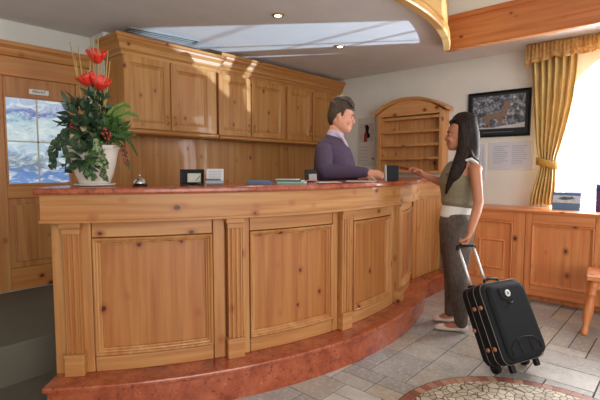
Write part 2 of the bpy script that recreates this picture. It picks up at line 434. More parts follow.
b = MB(); b.bb((gx0, yl, .98), (gx1, YB, gz0)); b.bb((gx0, yl, FL + .01), (gx1, YB, .42)); b.build('door_rail', M['pine_x'], d, .004)
b = MB(); b.bb((gx0, yl + .018, .42), (gx1, YB, .98)); b.bb((gx0 + .04, yl + .006, .47), (gx1 - .05, YB, .93)); b.build('door_panel', M['pine_v'], d, .006)
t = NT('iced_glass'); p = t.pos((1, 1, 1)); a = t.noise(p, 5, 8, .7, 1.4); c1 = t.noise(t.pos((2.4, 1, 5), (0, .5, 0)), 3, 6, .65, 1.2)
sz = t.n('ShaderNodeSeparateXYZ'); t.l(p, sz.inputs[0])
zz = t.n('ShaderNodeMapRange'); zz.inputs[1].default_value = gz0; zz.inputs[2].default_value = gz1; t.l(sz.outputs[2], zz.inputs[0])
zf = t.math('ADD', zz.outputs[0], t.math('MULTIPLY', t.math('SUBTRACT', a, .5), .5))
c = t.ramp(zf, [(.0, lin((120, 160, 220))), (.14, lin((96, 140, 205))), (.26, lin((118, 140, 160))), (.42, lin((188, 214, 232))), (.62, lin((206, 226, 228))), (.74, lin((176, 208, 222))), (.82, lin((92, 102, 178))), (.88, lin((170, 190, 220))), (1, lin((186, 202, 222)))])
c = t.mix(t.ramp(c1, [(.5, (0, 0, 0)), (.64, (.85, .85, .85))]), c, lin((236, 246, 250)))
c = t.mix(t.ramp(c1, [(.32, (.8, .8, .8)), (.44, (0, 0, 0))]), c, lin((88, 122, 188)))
t.l(c, t.b.inputs['Emission Color']); t.b.inputs['Emission Strength'].default_value = .55  # pane glows by itself in place of daylight coming from behind it
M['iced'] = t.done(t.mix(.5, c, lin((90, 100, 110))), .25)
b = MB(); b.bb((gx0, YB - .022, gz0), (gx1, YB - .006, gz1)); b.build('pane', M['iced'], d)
b = MB(); xm = B(37, 140).x; zm = B(30, 142).z
b.bb((xm - .006, YB - .026, gz0), (xm + .006, YB - .02, gz1)); b.bb((gx0, YB - .026, zm - .006), (gx1, YB - .02, zm + .006)); b.build('lead_bar', plain('cream_bar', (206, 204, 190), .5), d)
b = MB(); b.ring(lambda x, z, w_: Vector((x, yl - w_, z)), gx0, gx1, gz0, gz1, [(0, -.012), (0, .008), (.012, .006), (.018, -.012)]); b.build('glazing_bead', M['pine_x'], d)
sg = B(37.5, 93); 
sgr = thing('door_sign', 'small white plate with dark lettering above the glass pane of the door', 'sign', (sg.x, yl, sg.z))
b = MB(); b.bb((sg.x - .072, yl - .008, sg.z - .02), (sg.x + .072, yl + .0, sg.z + .02)); b.build('plate', M['paper'], sgr, .002)
def text(s, name, loc, rot, size, mat, parent, depth=.001):
    cu = bpy.data.curves.new(name, 'FONT'); cu.body = s; cu.size = size; cu.align_x = 'CENTER'; cu.align_y = 'CENTER'; cu.extrude = depth
    o = link(bpy.data.objects.new(name, cu)); dg = bpy.context.evaluated_depsgraph_get(); me = bpy.data.meshes.new_from_object(o.evaluated_get(dg))
    bpy.data.objects.remove(o); o = link(bpy.data.objects.new(name, me)); me.materials.clear(); me.materials.append(mat)
    me.transform(Matrix.Translation(Vector(loc) - root_loc(parent)) @ rot.to_4x4()); o.parent = parent; return o
RBACK = Matrix.Rotation(pi/2, 3, 'X')                                  # readable from -y
RRIGHT = Matrix.Rotation(-pi/2, 3, 'Z') @ Matrix.Rotation(pi/2, 3, 'X')  # readable from -x
text('PRIVAT', 'lettering', (sg.x, yl - .009, sg.z), RBACK, .03, M['dark_ink'], sgr)
# wood lining of the back wall behind the counter
YW = 3.74
b = MB(); b.bb((1.68, YW, FL), (XR, YB, ZC + .02)); setting(b.build('wall_back_inner', M['white']))
b = MB(); b.bb((1.665, YW - .02, FL), (XR, YB - .005, 1.53)); setting(b.build('trim_3', M['cab_v']))
b = MB(); b.bb((XL, YB - .02, FL), (dx0 - .02, YB, FL + .09)); setting(b.build('baseboard_back', M['pine_x']))

# ------------------------------------------------------------------ reception counter
A0, A1 = -43.9, 26.6                   # ends of the curved front, degrees round CC
RF, ZP, ZT, ZF = 2.53, .18, 1.125, .955
YRET = CC.y - RF*cos(radians(A1))      # return front
XRET = CC.x + RF*sin(radians(A1))
XEND = 4.30
lp = cp(A0, RF, 0)
ct = thing('reception_counter', 'curved pine reception counter with a red marble top and red marble step', 'counter', (2.4, 2.0, 0))
def ends(b_, r0, r1, z0, z1, out=0):   # left end cheek follows the same solid
    b_.polar(A0, A1, r0, r1, z0, z1)
# marble step
b = MB(); b.polar(A0 + .35, A1 + 4, 2.1, RF + .135, 0, ZP - .028); b.bb((XRET - .05, YRET - .10, 0), (XEND + .06, YRET + .3, ZP - .0285))
b.build('marble_plinth', M['marble'], ct)
b = MB(); zz0 = ZP - .028
b.polar(A0 - .05, A1 + 4, 2.05, RF + .155, zz0, ZP, 90); b.bb((XRET - .05, YRET - .125, zz0 + .0006), (XEND + .06, YRET + .3, ZP - .0006))
b.build('marble_tread', M['marble'], ct, .008)
# carcass
b = MB(); b.polar(A0, A1, 2.2, RF - .035, ZP, ZT - .04); b.bb((XRET - .02, YRET + .035, ZP), (XEND, YRET + .3, ZT - .04)); b.build('carcass', M['pine_v'], ct)
# worktop slab
b = MB(); b.polar(A0 - .75, A1 + .4, 2.1, RF + .095, ZT - .032, ZT, 90); b.build('worktop', M['marble'], ct, .01)
b = MB(); b.bb((XRET - .0, YRET - .06, ZT - .032), (XEND + .02, YRET + .36, ZT)); b.build('return_worktop', M['marble'], ct, .008)
# frieze board under the top + moulding
b = MB(); b.polar(A0 - .35, A1 + .2, RF - .04, RF + .065, ZF + .012, ZT - .032, 90); b.bb((XRET - .03, YRET - .02, ZF + .012), (XEND, YRET + .05, ZT - .032)); b.build('frieze', M['pine_h'], ct)
b = MB(); b.polar(A0 - .45, A1 + .3, RF - .04, RF + .075, ZF - .002, ZF + .014, 90); b.build('frieze_moulding', M['pine_h'], ct, .004)
pil = [-41.55, -23.5, -6.05, 10.9]
PW = 1.06
bays = [(-40.85, -24.65), (-22.35, -7.2), (-4.9, 9.75), (12.05, A1)]
# left corner post
b = MB(); b.polar(A0, -42.7, 2.2, RF + .004, ZP, ZF); b.build('corner_post', M['pine_v'], ct, .004)
for k, a in enumerate(pil):
    p = MB(); pts = []
    n = 3
    prof = [(-PW*.82, .0)]
    # fluted shaft outline: flat margins and three round grooves
    for q in range(n):
        c0 = (-PW*.52 + q*PW*.52); g = PW*.16
        for s_, dr in ((-1, 0), (-.7, -.007), (0, -.011), (.7, -.007), (1, 0)): prof.append((c0 + s_*g, dr))
    prof.append((PW*.82, 0))
    base = [cp(a + PW*.82, RF - .03, .28)] + [cp(a - PW*.82, RF - .03, .28)] + [cp(a + da, RF + .030 + dr, .28) for da, dr in prof]
    p.prism(base, (0, 0, .62)); po = p.build('pilaster', M['pine_v'], ct)
    p = MB(); p.polar(a - PW, a + PW, RF - .03, RF + .045, ZP, .272, 4); p.polar(a - PW*1.06, a + PW*1.06, RF - .03, RF + .05, .272, .292, 4); p.build('pilaster_base', M['pine_h'], po, .004)
    p = MB(); p.polar(a - PW*.9, a + PW*.9, RF - .03, RF + .036, .895, .925, 4); p.polar(a - PW*1.06, a + PW*1.06, RF - .03, RF + .05, .925, ZF, 4); p.build('pilaster_capital', M['pine_h'], po, .004)
Z0, Z1 = .262, .868
for k, (a, c) in enumerate(bays):
    sl, sr = [(1.3, 1.5), (1.0, 1.1), (1.2, 1.9), (1.1, 1.1)][k]
    ia, ic = a + sl, c - sr
    fn = lambda u, v, w_: cp(u, RF + w_, v)
    p = MB(); p.polar(ia - .3, ic + .3, RF - .045, RF - .03, Z0 - .01, Z1 + .01); fr = p.build('panel', M['panel'], ct)
    for q0, q1 in ((a - .02, ia - .11), (ic + .11, c + .02)):
        p = MB(); p.polar(q0, q1, RF - .04, RF, ZP, ZF); p.build('stile', M['pine_v'], fr, .004)
    for q0, q1 in ((ZP, Z0 - .005), (Z1 + .005, ZF)):
        p = MB(); p.polar(ia - .02, ic + .02, RF - .04, RF - .001, q0, q1); p.build('rail', M['pine_h'], fr, .004)
    p = MB(); p.ring(fn, ia, ic, Z0, Z1, [(0, -.034), (0, .006), (.007, .010), (.013, .006), (.016, -.004), (.022, -.006), (.028, -.016), (.033, -.017), (.036, -.034)], 22.6, max(4, int((ic - ia)/.8)))
    p.build('panel_moulding', M['pine_v'], fr)
# straight return with grooved boarding
p = MB(); nb = 9; xa, xb = XRET + .03, XEND
for q in range(nb):
    x0 = xa + (xb - xa)*q/nb; x1 = xa + (xb - xa)*(q+1)/nb
    p.bb((x0 + .003, YRET, ZP), (x1 - .003, YRET + .04, ZF - .02))
p.build('return_boarding', M['pine_v'], ct, .004)
p = MB(); p.bb((xa - .02, YRET - .012, ZF - .03), (xb, YRET + .04, ZF + .015)); p.build('return_rail', M['pine_h'], ct, .003)

# ------------------------------------------------------------------ wall cabinets
YC = 3.42
def cx(px, y=YC): return aty(px, 100, y).x
zb, zd0, zd1, zt0 = 1.505, 1.545, 2.145, 2.325
units = [((123, 216.5), [(124.5, 170), (171.5, 212)], 0.0, 'left', 'pine wall cabinet nearest the flowers, its door tops catching the light'),
         ((218, 285.5), [(218.8, 250.5), (252, 284)], .06, None, 'middle pine wall cabinet, between the sunlit cornice and the end cabinet'),
         ((285.5, 340), [(287.5, 311.5), (313, 336)], .06, 'right', 'pine wall cabinet behind the man in the purple sweater')]
for (e0, e1), doors, back, side, lab in units:
    yc = YC + back; zt = 2.275 if side == 'left' else zt0; zd1 = 2.125 if side == 'left' else 2.135
    x0, x1 = cx(e0, yc), cx(e1, yc)
    u = thing('wall_cabinet', lab, 'cabinet', ((x0 + x1)/2, YW - .02, zb), 'wall cabinets')
    b = MB(); b.bb((x0, yc, zb + .03), (x1, YW - .022, zt - .02)); b.build('body', M['cab_v'], u, .003)
    L = [(0, zt - .15), (.012, zt - .15), (.012, zt - .125), (.03, zt - .11), (.03, zt - .095), (.04, zt - .07), (.058, zt - .045), (.064, zt - .03), (.072, zt - .025), (.072, zt), (0, zt)]
    path = [(x0, yc), (x1, yc)]
    if side == 'left': path = [(x0, YW - .022), (x0, yc), (x1, yc), (x1, yc + .055)]
    if side == 'right': path = [(x0, yc), (x1, yc), (x1, YW - .022)]
    b = MB(); b.sweep(path, L, 1); b.build('cornice', M['cab_h'], u)
    b = MB(); b.sweep(path[:3] if side == 'left' else path, [(0, zb), (.02, zb), (.028, zb + .012), (.028, zb + .024), (.012, zb + .036), (0, zb + .036)], 1)
    b.bb((x0, yc, zb), (x1, YW - .022, zb + .03)); b.build('light_rail', M['cab_h'], u)
    for i, (d0, d1) in enumerate(doors):
        a, c = cx(d0, yc - .02), cx(d1, yc - .02)
        st = .058; y0, y1 = yc - .022, yc
        fn = lambda u, v, w_: Vector((u, yc - w_, v))
        b = MB(); b.ring(fn, a, c, zd0, zd1, [(0, 0), (0, .02), (.003, .022), (st - .004, .022), (st, .018), (st + .006, .01), (st + .006, 0)])
        dr = b.build('door', M['cab_v'], u)
        b = MB(); b.bb((a + st, yc - .007, zd0 + st), (c - st, yc, zd1 - st)); b.build('door_panel', M['cab_v'], dr)
        b = MB(); b.ring(fn, a + st + .002, c - st - .002, zd0 + st + .002, zd1 - st - .002, [(0, .004), (0, .014), (.006, .016), (.012, .011), (.018, .0115), (.022, .004)]); b.build('door_moulding', M['cab_v'], dr)
        hx = c - .03 if i == 0 else a + .03
        b = MB(); b.tube([(hx, y0 - .002, zd0 + .05), (hx, y0 - .022, zd0 + .06), (hx, y0 - .026, zd0 + .085), (hx, y0 - .022, zd0 + .11), (hx, y0 - .002, zd0 + .12)], .005, 8); b.ball((hx, y0 - .003, zd0 + .05), .009); b.ball((hx, y0 - .003, zd0 + .12), .009)
        b.build('handle', M['brass'], dr)

# ------------------------------------------------------------------ right wall: ledge units, key rack, pictures
XLG = 4.27
zl = .845
def ry(px, x=XLG): return atx(px, 250, x).y
yj = ry(524)
ya_ = ry(594) - .09
spec = [((yj, YRET - .13), [(yj + .10, YRET - .22)], True, 'pine ledge cabinet with a small hatch, nearer the counter'),
        ((ya_, yj - .004), [(ry(594), yj - .06)], False, 'wide pine ledge cabinet with one large panel under the window'),
        ((-.95, ya_ - .004), [(-.85, ya_ - .09)], False, 'pine ledge cabinet running out of the photo at right')]
for (y0, y1), pans, hatch, lab in spec:
    u = thing('ledge_cabinet', lab, 'cabinet', (XR, (y0 + y1)/2, 0), 'ledge cabinets along the window wall')
    b = MB(); b.bb((XLG + .02, y0, .075), (XR, y1, zl - .03)); b.bb((XLG + .14, y0, .0), (XR, y1, .075)); b.build('body', M['amber_v'], u)
    (pa, pb) = pans[0]; za, zc = .175, .725
    fn = lambda y, z, w_: Vector((XLG - w_, y, z))
    for q0, q1 in ((y0, pa - .002), (pb + .002, y1)):
        b = MB(); b.bb((XLG, q0, .075), (XLG + .02, q1, zl - .03)); b.build('stile', M['amber_v'], u, .004)
    for q0, q1 in ((.075, za - .002), (zc + .002, zl - .03)):
        b = MB(); b.bb((XLG + .001, pa, q0), (XLG + .02, pb, q1)); b.build('rail', M['amber_h'], u, .004)
    b = MB(); b.bb((XLG + .012, pa, za), (XLG + .021, pb, zc)); pn = b.build('panel', M['amber_v'], u)
    b = MB(); b.ring(fn, pa, pb, za, zc, [(0, -.015), (0, .008), (.006, .011), (.012, .007), (.018, -.002), (.024, -.003), (.027, -.013)]); b.build('panel_moulding', M['amber_v'], pn)
    if hatch:
        ha, hb = ry(478.5), ry(504.5); h0, h1 = .27, .55
        ha, hb = min(ha, hb), max(ha, hb)
        h = MB(); h.ring(fn, ha, hb, h0, h1, [(0, -.013), (0, .0), (.006, .005), (.014, .003), (.02, -.006), (.02, -.013)]); ho = h.build('hatch', M['amber_v'], u)
        h = MB(); h.bb((XLG + .006, ha + .015, h0 + .015), (XLG + .014, hb - .015, h1 - .015)); h.build('hatch_panel', M['amber_v'], ho)
b = MB(); b.bb((XLG - .02, -.95, zl - .03), (XR, YRET - .13, zl - .004)); b.bb((XLG - .028, -.95, zl - .016), (XR, YRET - .13, zl))
tag(b.build('window_ledge', M['amber_h'], None, .005), 'long pine ledge board lying on the panelled cabinets under the window', 'ledge')

# pigeonhole key rack with arched head
kx = 4.52
ky0, ky1 = atx(442.5, 150, kx).y, atx(378, 150, kx).y
kz0, kz1 = 1.165, 1.845
k = thing('key_rack', 'arched pine key rack with four hooked shelves on the wall behind the counter end', 'key rack', (XR, (ky0 + ky1)/2, kz0))
b = MB(); b.bb((XR - .018, ky0, kz0), (XR, ky1, kz1 + .02)); bk = b.build('back_board', M['rack_v'], k)
b = MB(); n = 12
for i in range(n + 1):
    y = ky0 + .02 + (ky1 - ky0 - .04)*i/n; b.bb((XR - .024, y - .002, kz0 + .02), (XR - .017, y + .002, kz1))
b.build('batten', M['rack_v'], bk)
for y in (ky0, ky1 - .028):
    b = MB(); b.bb((kx, y, kz0), (XR, y + .028, kz1)); b.build('side_board', M['rack_v'], k, .003)
for y in (ky0 - .004, ky1 - .038):
    b = MB(); b.bb((kx - .014, y, kz0), (kx + .004, y + .042, kz1)); b.build('face_stile', M['rack_v'], k, .003)
for i in range(5):
    z = kz0 + (kz1 - kz0)*(i*.222 + .005)
    b = MB(); b.bb((kx + .004, ky0 + .02, z), (XR - .01, ky1 - .02, z + .016)); b.bb((kx - .004, ky0 + .02, z - .004), (kx + .008, ky1 - .02, z + .024)); sh = b.build('shelf', M['rack_h'], k, .002)
    if i in (1, 2, 3, 4):
        for q in range(9):
            y = ky0 + .07 + (ky1 - ky0 - .14)*q/8
            b = MB(); b.tube([(kx - .004, y, z + .008), (kx - .02, y, z + .006), (kx - .022, y, z + .018)], .0035, 6); b.build('hook', M['brass'], sh)
yc_ = (ky0 + ky1)/2; hw = (ky1 - ky0)/2
b = MB()
def arcz(t, h): return h*(1 - (abs(t))**2.2)
pts = [(kx, yc_ - hw, kz1 - .03), (kx, yc_ + hw, kz1 - .03)] + [(kx, yc_ + hw*(1 - 2*q/24), kz1 + .0 + arcz(1 - 2*q/24, .135)) for q in range(25)]
b.prism(pts, (.03, 0, 0)); b.build('arched_head', M['rack_h'], k)
b = MB()
def strip(off, x0, x1, th):
    rows = []
    for q in range(29):
        t_ = 1 - 2*q/28; y = yc_ + (hw + .05)*t_; z = kz1 + off + arcz(t_*.98, .145)
        rows.append([(x0, y, z), (x1, y, z), (x1, y, z + th), (x0, y, z + th)])
    vv = b.grid(rows, True, False); b.cap(vv[0], True); b.cap(vv[-1])
strip(-.012, kx - .03, XR, .016); strip(.004, kx - .05, XR, .018)
b.build('arched_cornice', M['rack_h'], k, .003)

def wall_frame(px0, py0, px1, py1, x=XR): return atx(px0, py0, x), atx(px1, py1, x)
# framed photograph of a deer in a snowy wood
tl = atx(469.5, 94, XR); br = atx(530.2, 137.5, XR); y1_, y0_ = tl.y, br.y; z1_, z0_ = 1.995, 1.535
pf = thing('framed_picture', 'black framed photograph of a deer standing in a snowy wood', 'picture', (XR, (y0_ + y1_)/2, z0_))
b = MB(); b.ring(lambda y, z, w_: Vector((XR - w_, y, z)), y0_, y1_, z0_, z1_, [(0, .001), (0, .026), (.005, .03), (.018, .026), (.022, .018), (.022, .001)]); b.build('frame', M['black'], pf)
b = MB(); b.bb((XR - .012, y0_ + .02, z0_ + .02), (XR - .004, y1_ - .02, z1_ - .02)); b.build('mount', plain('dark_mount', (30, 38, 40), .35), pf)
t = NT('snowy_wood'); p = t.pos((1, 1, 1)); a = t.noise(p, 22, 8, .75, .3); c1 = t.noise(t.pos((1, 3, 1)), 12, 5, .7, .5)
c = t.ramp(a, [(.36, lin((30, 34, 42))), (.45, lin((80, 86, 98))), (.53, lin((140, 146, 158))), (.62, lin((220, 222, 228)))])
c = t.mix(t.ramp(c1, [(.4, (0, 0, 0)), (.6, (.5, .5, .5))]), c, lin((44, 48, 56)))
M['snowwood'] = t.done(c, .3)
ia, ib, ja, jb = y0_ + .05, y1_ - .045, z0_ + .085, z1_ - .045
b = MB(); b.bb((XR - .015, ia, ja), (XR - .011, ib, jb)); ph = b.build('photo_print', M['snowwood'], pf)
b = MB(); pts = [(0, 0), (1, 0), (1, .16), (.8, .1), (.62, .08), (.4, .03), (.2, .05), (0, .02)]
b.prism([(XR - .0155, ib - (ib - ia)*u, ja + (jb - ja)*v) for u, v in pts], (.002, 0, 0)); b.build('snow_ground', plain('print_snow', (196, 196, 198), .3), ph)
deer = [(.22, .38), (.30, .46), (.44, .47), (.55, .50), (.60, .62), (.62, .74), (.60, .83), (.65, .79), (.68, .80), (.72, .83), (.71, .75), (.74, .66), (.70, .60), (.68, .50), (.66, .38), (.60, .32), (.59, .08), (.555, .08), (.55, .30), (.54, .07), (.51, .07), (.51, .29), (.40, .29), (.34, .27), (.345, .07), (.315, .07), (.31, .24), (.29, .07), (.26, .07), (.265, .26), (.23, .30)]
b = MB(); b.prism([(XR - .0165, ib - (ib - ia)*u, ja + (jb - ja)*v) for u, v in deer], (.0015, 0, 0)); b.build('deer', plain('print_deer', (134, 112, 96), .3, 0, .25, 60), ph)
b = MB(); b.bb((XR - .0135, ia + .1, z0_ + .045), (XR - .0115, ib - .1, z0_ + .053)); b.build('caption_line', plain('caption', (90, 100, 104), .5), pf)
# notices in clear sleeves
def notice(px0, px1, z0, z1, cols, lab, grp):
    ya, yb = atx(px1, 150, XR).y, atx(px0, 150, XR).y
    n_ = thing('wall_notice', lab, 'notice', (XR, (ya + yb)/2, z0), grp)
    b = MB(); b.bb((XR - .006, ya, z0), (XR, yb, z1)); b.build('sleeve', plain('clear_sleeve', (214, 214, 214), .25, 0, .01), n_, .002)
    b = MB(); b.bb((XR - .008, ya + .015, z0 + .03), (XR - .004, yb - .03, z1 - .015)); b.build('sheet', plain('notice_sheet', (206, 209, 222), .6, 0, .02), n_)
    b = MB(); ww = (yb - ya - .06)/cols
    for c_ in range(cols):
        rr = random.Random(c_ + int(px0))
        for i in range(int((z1 - z0 - .09)/.021)):
            yq = yb - .045 - ww*c_; L_ = ww*.82*(.6 + .4*rr.random())
            b.bb((XR - .0088, yq - L_, z1 - .05 - i*.021), (XR - .0075, yq, z1 - .044 - i*.021))
    b.build('printed_lines', M['grey_ink'], n_)
notice(489, 533.5, 1.20, 1.485, 2, 'wide two-column notice in a clear sleeve under the deer photograph', None)
notice(478.3, 486.5, 1.10, 1.47, 1, 'narrow notice in a clear sleeve just behind the woman\'s shoulder', None)
# calendar left of the rack
xq = XR; ya, yb = atx(375.5, 140, xq).y, atx(358, 140, xq).y
cz0, cz1 = atx(366, 165, xq).z - .01, atx(366, 118, xq).z
cl = thing('wall_calendar', 'pale wall calendar with a black and red picture between the man and the key rack', 'calendar', (XR, (ya + yb)/2, cz0))
b = MB(); b.bb((XR - .006, ya, cz0), (XR, yb, cz1)); b.build('sheet', plain('calendar_paper', (206, 196, 186), .7, 0, .02), cl, .002)
def cpt(u, v, x=XR - .0075): return (x, yb - (yb - ya)*u, cz1 - (cz1 - cz0)*v)
b = MB(); b.bb(cpt(.1, .12), cpt(.9, .5, XR - .0055)); pr = b.build('picture', plain('calendar_picture', (188, 176, 170), .5, 0, .12, 20), cl)
b = MB(); b.prism([cpt(u, v, XR - .0085) for u, v in ((.42, .16), (.56, .14), (.66, .2), (.62, .3), (.72, .36), (.68, .42), (.5, .42), (.4, .34), (.46, .27))], (.0015, 0, 0)); b.build('dark_shape', M['black'], pr)
b = MB(); b.prism([cpt(u, v, XR - .0095) for u, v in ((.38, .32), (.5, .3), (.56, .42), (.56, .5), (.36, .5))], (.0012, 0, 0)); b.build('red_shape', plain('calendar_red', (138, 44, 42), .5), pr)
b = MB()
for i in range(5): b.bb(cpt(.08 + .03, .6 + i*.07, XR - .0068), cpt(.6, .612 + i*.07, XR - .0055))
b.build('printed_lines', M['grey_ink'], cl)
b = MB(); b.prism([cpt(u, v, XR - .0085) for u, v in ((.83, .83), (.93, .83), (.93, .87), (.83, .87))], (.003, 0, 0)); b.build('date_marker', plain('date_red', (96, 40, 36), .5), cl)

# ------------------------------------------------------------------ curtain and valance
t = NT('gold_satin'); p = t.pos((1, 1, .25)); a = t.noise(p, 30, 4, .6)
c = t.ramp(a, [(.3, lin((212, 176, 98))), (.7, lin((238, 210, 142)))]); t.b.inputs['Sheen Weight'].default_value = .3
M['satin'] = t.done(c, .34)
tr = t.n('ShaderNodeBsdfTranslucent'); t.l(c, tr.inputs[0]); mx = t.n('ShaderNodeMixShader', i_0=0.2); t.l(t.b.outputs[0], mx.inputs[1]); t.l(tr.outputs[0], mx.inputs[2]); t.l(mx.outputs[0], t.t.nodes['Material Output'].inputs['Surface'])
t = NT('amber_brocade'); p = t.pos(); a = t.noise(p, 26, 5, .7, 1)
c = t.ramp(a, [(.38, lin((186, 134, 70))), (.62, lin((222, 182, 116)))]); M['brocade'] = t.done(c, .6)
tr = t.n('ShaderNodeBsdfTranslucent'); t.l(c, tr.inputs[0]); mx = t.n('ShaderNodeMixShader', i_0=0.35); t.l(t.b.outputs[0], mx.inputs[1]); t.l(tr.outputs[0], mx.inputs[2]); t.l(mx.outputs[0], t.t.nodes['Material Output'].inputs['Surface'])
cu = thing('curtain', 'gold satin curtain gathered by a tie-back at the left of the arched window', 'curtain', (4.5, 1.0, zl))
def cedge(px, py): q = atx(px, py, 4.53); return q.y, q.z
LE = [(531, 52), (532, 75), (533, 100), (534.5, 125), (536, 145), (538.5, 158), (539.5, 165), (537, 175), (533, 188), (530.5, 198), (529.5, 205.5)]
RE = [(579, 52), (577, 75), (573, 100), (567, 125), (561, 145), (556.5, 158), (555.5, 165), (555.5, 175), (555, 188), (554, 198), (553.5, 205.5)]
rows = []
for (lx, ly), (rx, ry_) in zip(LE, RE):
    yl_, zl_ = cedge(lx, ly); yr_, zr_ = cedge(rx, ry_); row = []
    pinch = abs(lx - rx) / 46
    for i in range(97):
        u = i/96; am = (.020 + .020*pinch)
        x = 4.53 + am*sin(2*pi*6.5*u + .5) + .2*am*sin(2*pi*11*u + zl_*2) - .015*(1-pinch)
        row.append((x, yl_ + (yr_ - yl_)*u, max(zl + .006, zl_ + (zr_ - zl_)*u)))
    rows.append(row)
# refine along the height
fine = []
for i in range(len(rows) - 1):
    for s_ in range(4):
        f_ = s_/4; fine.append([tuple(Vector(p0).lerp(Vector(p1), f_)) for p0, p1 in zip(rows[i], rows[i+1])])
fine.append(rows[-1])
b = MB(); b.grid(fine); b.build('drape', M['satin'], cu, 0, .004)
y_a, z_a = cedge(537.5, 161); y_b, z_b = cedge(557.5, 166)
b = MB(); R_ = []
for i in range(25):
    a = i*2*pi/24; yy = (y_a + y_b)/2 + (y_a - y_b)/2*1.1*cos(a); x = 4.525 + .05*sin(a); z = z_a + (z_b - z_a)*(1 - cos(a))/2 - .0
    R_.append([(x, yy, z - .035), (x, yy, z + .035)])
b.grid(R_); b.build('tie_back', plain('tie_cloth', (196, 148, 64), .45), cu, 0, .006)
va = thing('valance', 'amber brocade valance with pleated heading and scalloped hem above the window', 'valance', (4.5, .4, 2.2))
ys, ye = cedge(528, 60)[0], -.75
b = MB(); R_ = []; N = 240
for j in range(15):
    v = j/14; row = []
    for i in range(N + 1):
        u = i/N; y = ys + (ye - ys)*u; am = .016*(1 - v*.5); hem = .022*abs(sin(pi*(y*6.2)))**.7
        z = 2.352 - v*(.135 + hem + (.05*max(0, 1 - u*9)))
        x = 4.465 - .018*v + am*sin(2*pi*u*62)*(1 if v < .55 else (1 - v)/.45*.8) + .014*v*sin(2*pi*u*23)
        row.append((x, y, z))
    R_.append(row)
b.grid(R_); b.build('skirt', M['brocade'], va, 0, .004)
b = MB(); b.bb((4.49, ye, 2.32), (XR, ys - .005, 2.345)); b.build('pelmet_board', M['pine_x'], va)

# ------------------------------------------------------------------ ceiling fittings
for px, py, lab in ((278, 15, 'round brass recessed ceiling light nearer the photographer, left of the bright band'), (340, 46, 'round brass recessed ceiling light at the edge of the bright band')):
    q = atz(px, py, ZC)
    dl = thing('ceiling_downlight', lab, 'ceiling light', (q.x, q.y, ZC), 'ceiling downlights')
    b = MB(); b.lathe((q.x, q.y, ZC), [(.026, -.002), (.028, -.008), (.040, -.010), (.046, -.006), (.047, 0)], 24); b.build('trim_ring', M['brass'], dl)
    t = NT('lamp_glow'); t.b.inputs['Emission Color'].default_value = (1, .86, .62, 1); t.b.inputs['Emission Strength'].default_value = 6
    b = MB(); b.lathe((q.x, q.y, ZC), [(.004, -.012), (.02, -.011), (.027, -.007), (.027, -.003)], 20); b.build('bulb', t.done(lin((250, 240, 220))), dl)
    l = bpy.data.lights.new('downlight', 'SPOT'); l.energy = 14; l.color = (1, .78, .5); l.spot_size = radians(110); l.spot_blend = .6; l.shadow_soft_size = .03
    lo = link(bpy.data.objects.new('downlight_lamp', l)); lo.location = (q.x, q.y, ZC - .03)
p0, p1 = atz(128, 28.5, ZC), atz(196, 41.5, ZC)
vg = thing('ceiling_vent', 'long grey slotted air vent in the ceiling above the first wall cabinet', 'vent', ((p0.x + p1.x)/2, (p0.y + p1.y)/2, ZC))
dv = (p1 - p0); L = dv.length; ang = atan2(dv.y, dv.x); R3 = Matrix.Rotation(ang, 3, 'Z'); mid = (p0 + p1)/2; mid.z = ZC
def vp(x, y, z): return mid + R3 @ Vector((x, y, z))
gm = plain('grey_metal', (150, 150, 146), .4, .3)
b = MB()
for (sx, sy, cxx, cyy) in ((L, .018, 0, -.05), (L, .018, 0, .05), (.02, .1, -L/2, 0), (.02, .1, L/2, 0), (L, .012, 0, .0)):
    b.box(vp(cxx, cyy, -.006), (sx, sy, .012), R3)
b.build('frame', gm, vg, .002)
b = MB(); b.box(vp(0, 0, -.002), (L - .02, .09, .003), R3); b.build('slot', M['black_metal'], vg)

# ------------------------------------------------------------------ things on the window ledge
def stand_card(y, w_, h_, x, lab, face, name='postcard_stand', tilt=.2, cat='card'):
    c = thing(name, lab, cat, (x, y, zl))
    ang = -tilt
    return c
yp = atx(566, 200, 4.45).y; pw, phh = .215, .158
pcs = thing('postcard_display', 'blue mountain panorama card propped on the window ledge beside the curtain', 'card display', (4.47, yp, zl))
R3 = Matrix.Rotation(.2, 3, 'Y')
def pv(a, u, h): return Vector((4.45, yp, zl + .001)) + R3 @ Vector((a, u, h))
b = MB(); b.box(pv(0, 0, phh/2), (.006, pw, phh), R3); b.build('card', plain('card_blue', (92, 122, 156), .4, 0, .05), pcs)
b = MB(); b.box(pv(-.0035, 0, phh*.62), (.002, pw*.98, phh*.42), R3); cdp = b.build('snow_band', plain('card_snow', (186, 200, 212), .4, 0, .25, 45), pcs)
b = MB(); b.box(pv(-.0035, 0, phh*.93), (.002, pw*.98, phh*.12), R3); b.build('sky_band', plain('card_sky', (80, 116, 178), .4), pcs)
b = MB(); b.prism([pv(-.0045, u*pw, v*phh) for u, v in ((.32, .62), (.1, .78), (-.1, .74), (-.2, .8), (-.3, .66), (-.1, .6), (.1, .56))], R3 @ Vector((.0015, 0, 0))); b.build('ridge', plain('card_rock', (96, 112, 110), .5, 0, .3, 60), pcs)
b = MB(); b.prism([pv(.002, -.05, .01), pv(.002, .05, .01), pv(.002, 0, .12)], (.06, 0, -.0)); b.build('strut', M['paper'], pcs)
q = atx(601.5, 200, 4.5)
pb = thing('purple_box', 'dark purple upright box standing on the ledge at the photo\'s right edge', 'box', (4.5, q.y, zl))
b = MB(); b.bb((4.47, q.y - .035, zl + .001), (4.53, q.y + .035, zl + .235), .004); b.build('box_body', plain('purple_card', (70, 48, 104), .45), pb)
b = MB(); b.bb((4.468, q.y - .036, zl + .18), (4.532, q.y + .036, zl + .2)); b.build('box_band', plain('box_band_card', (52, 36, 84), .4), pb)

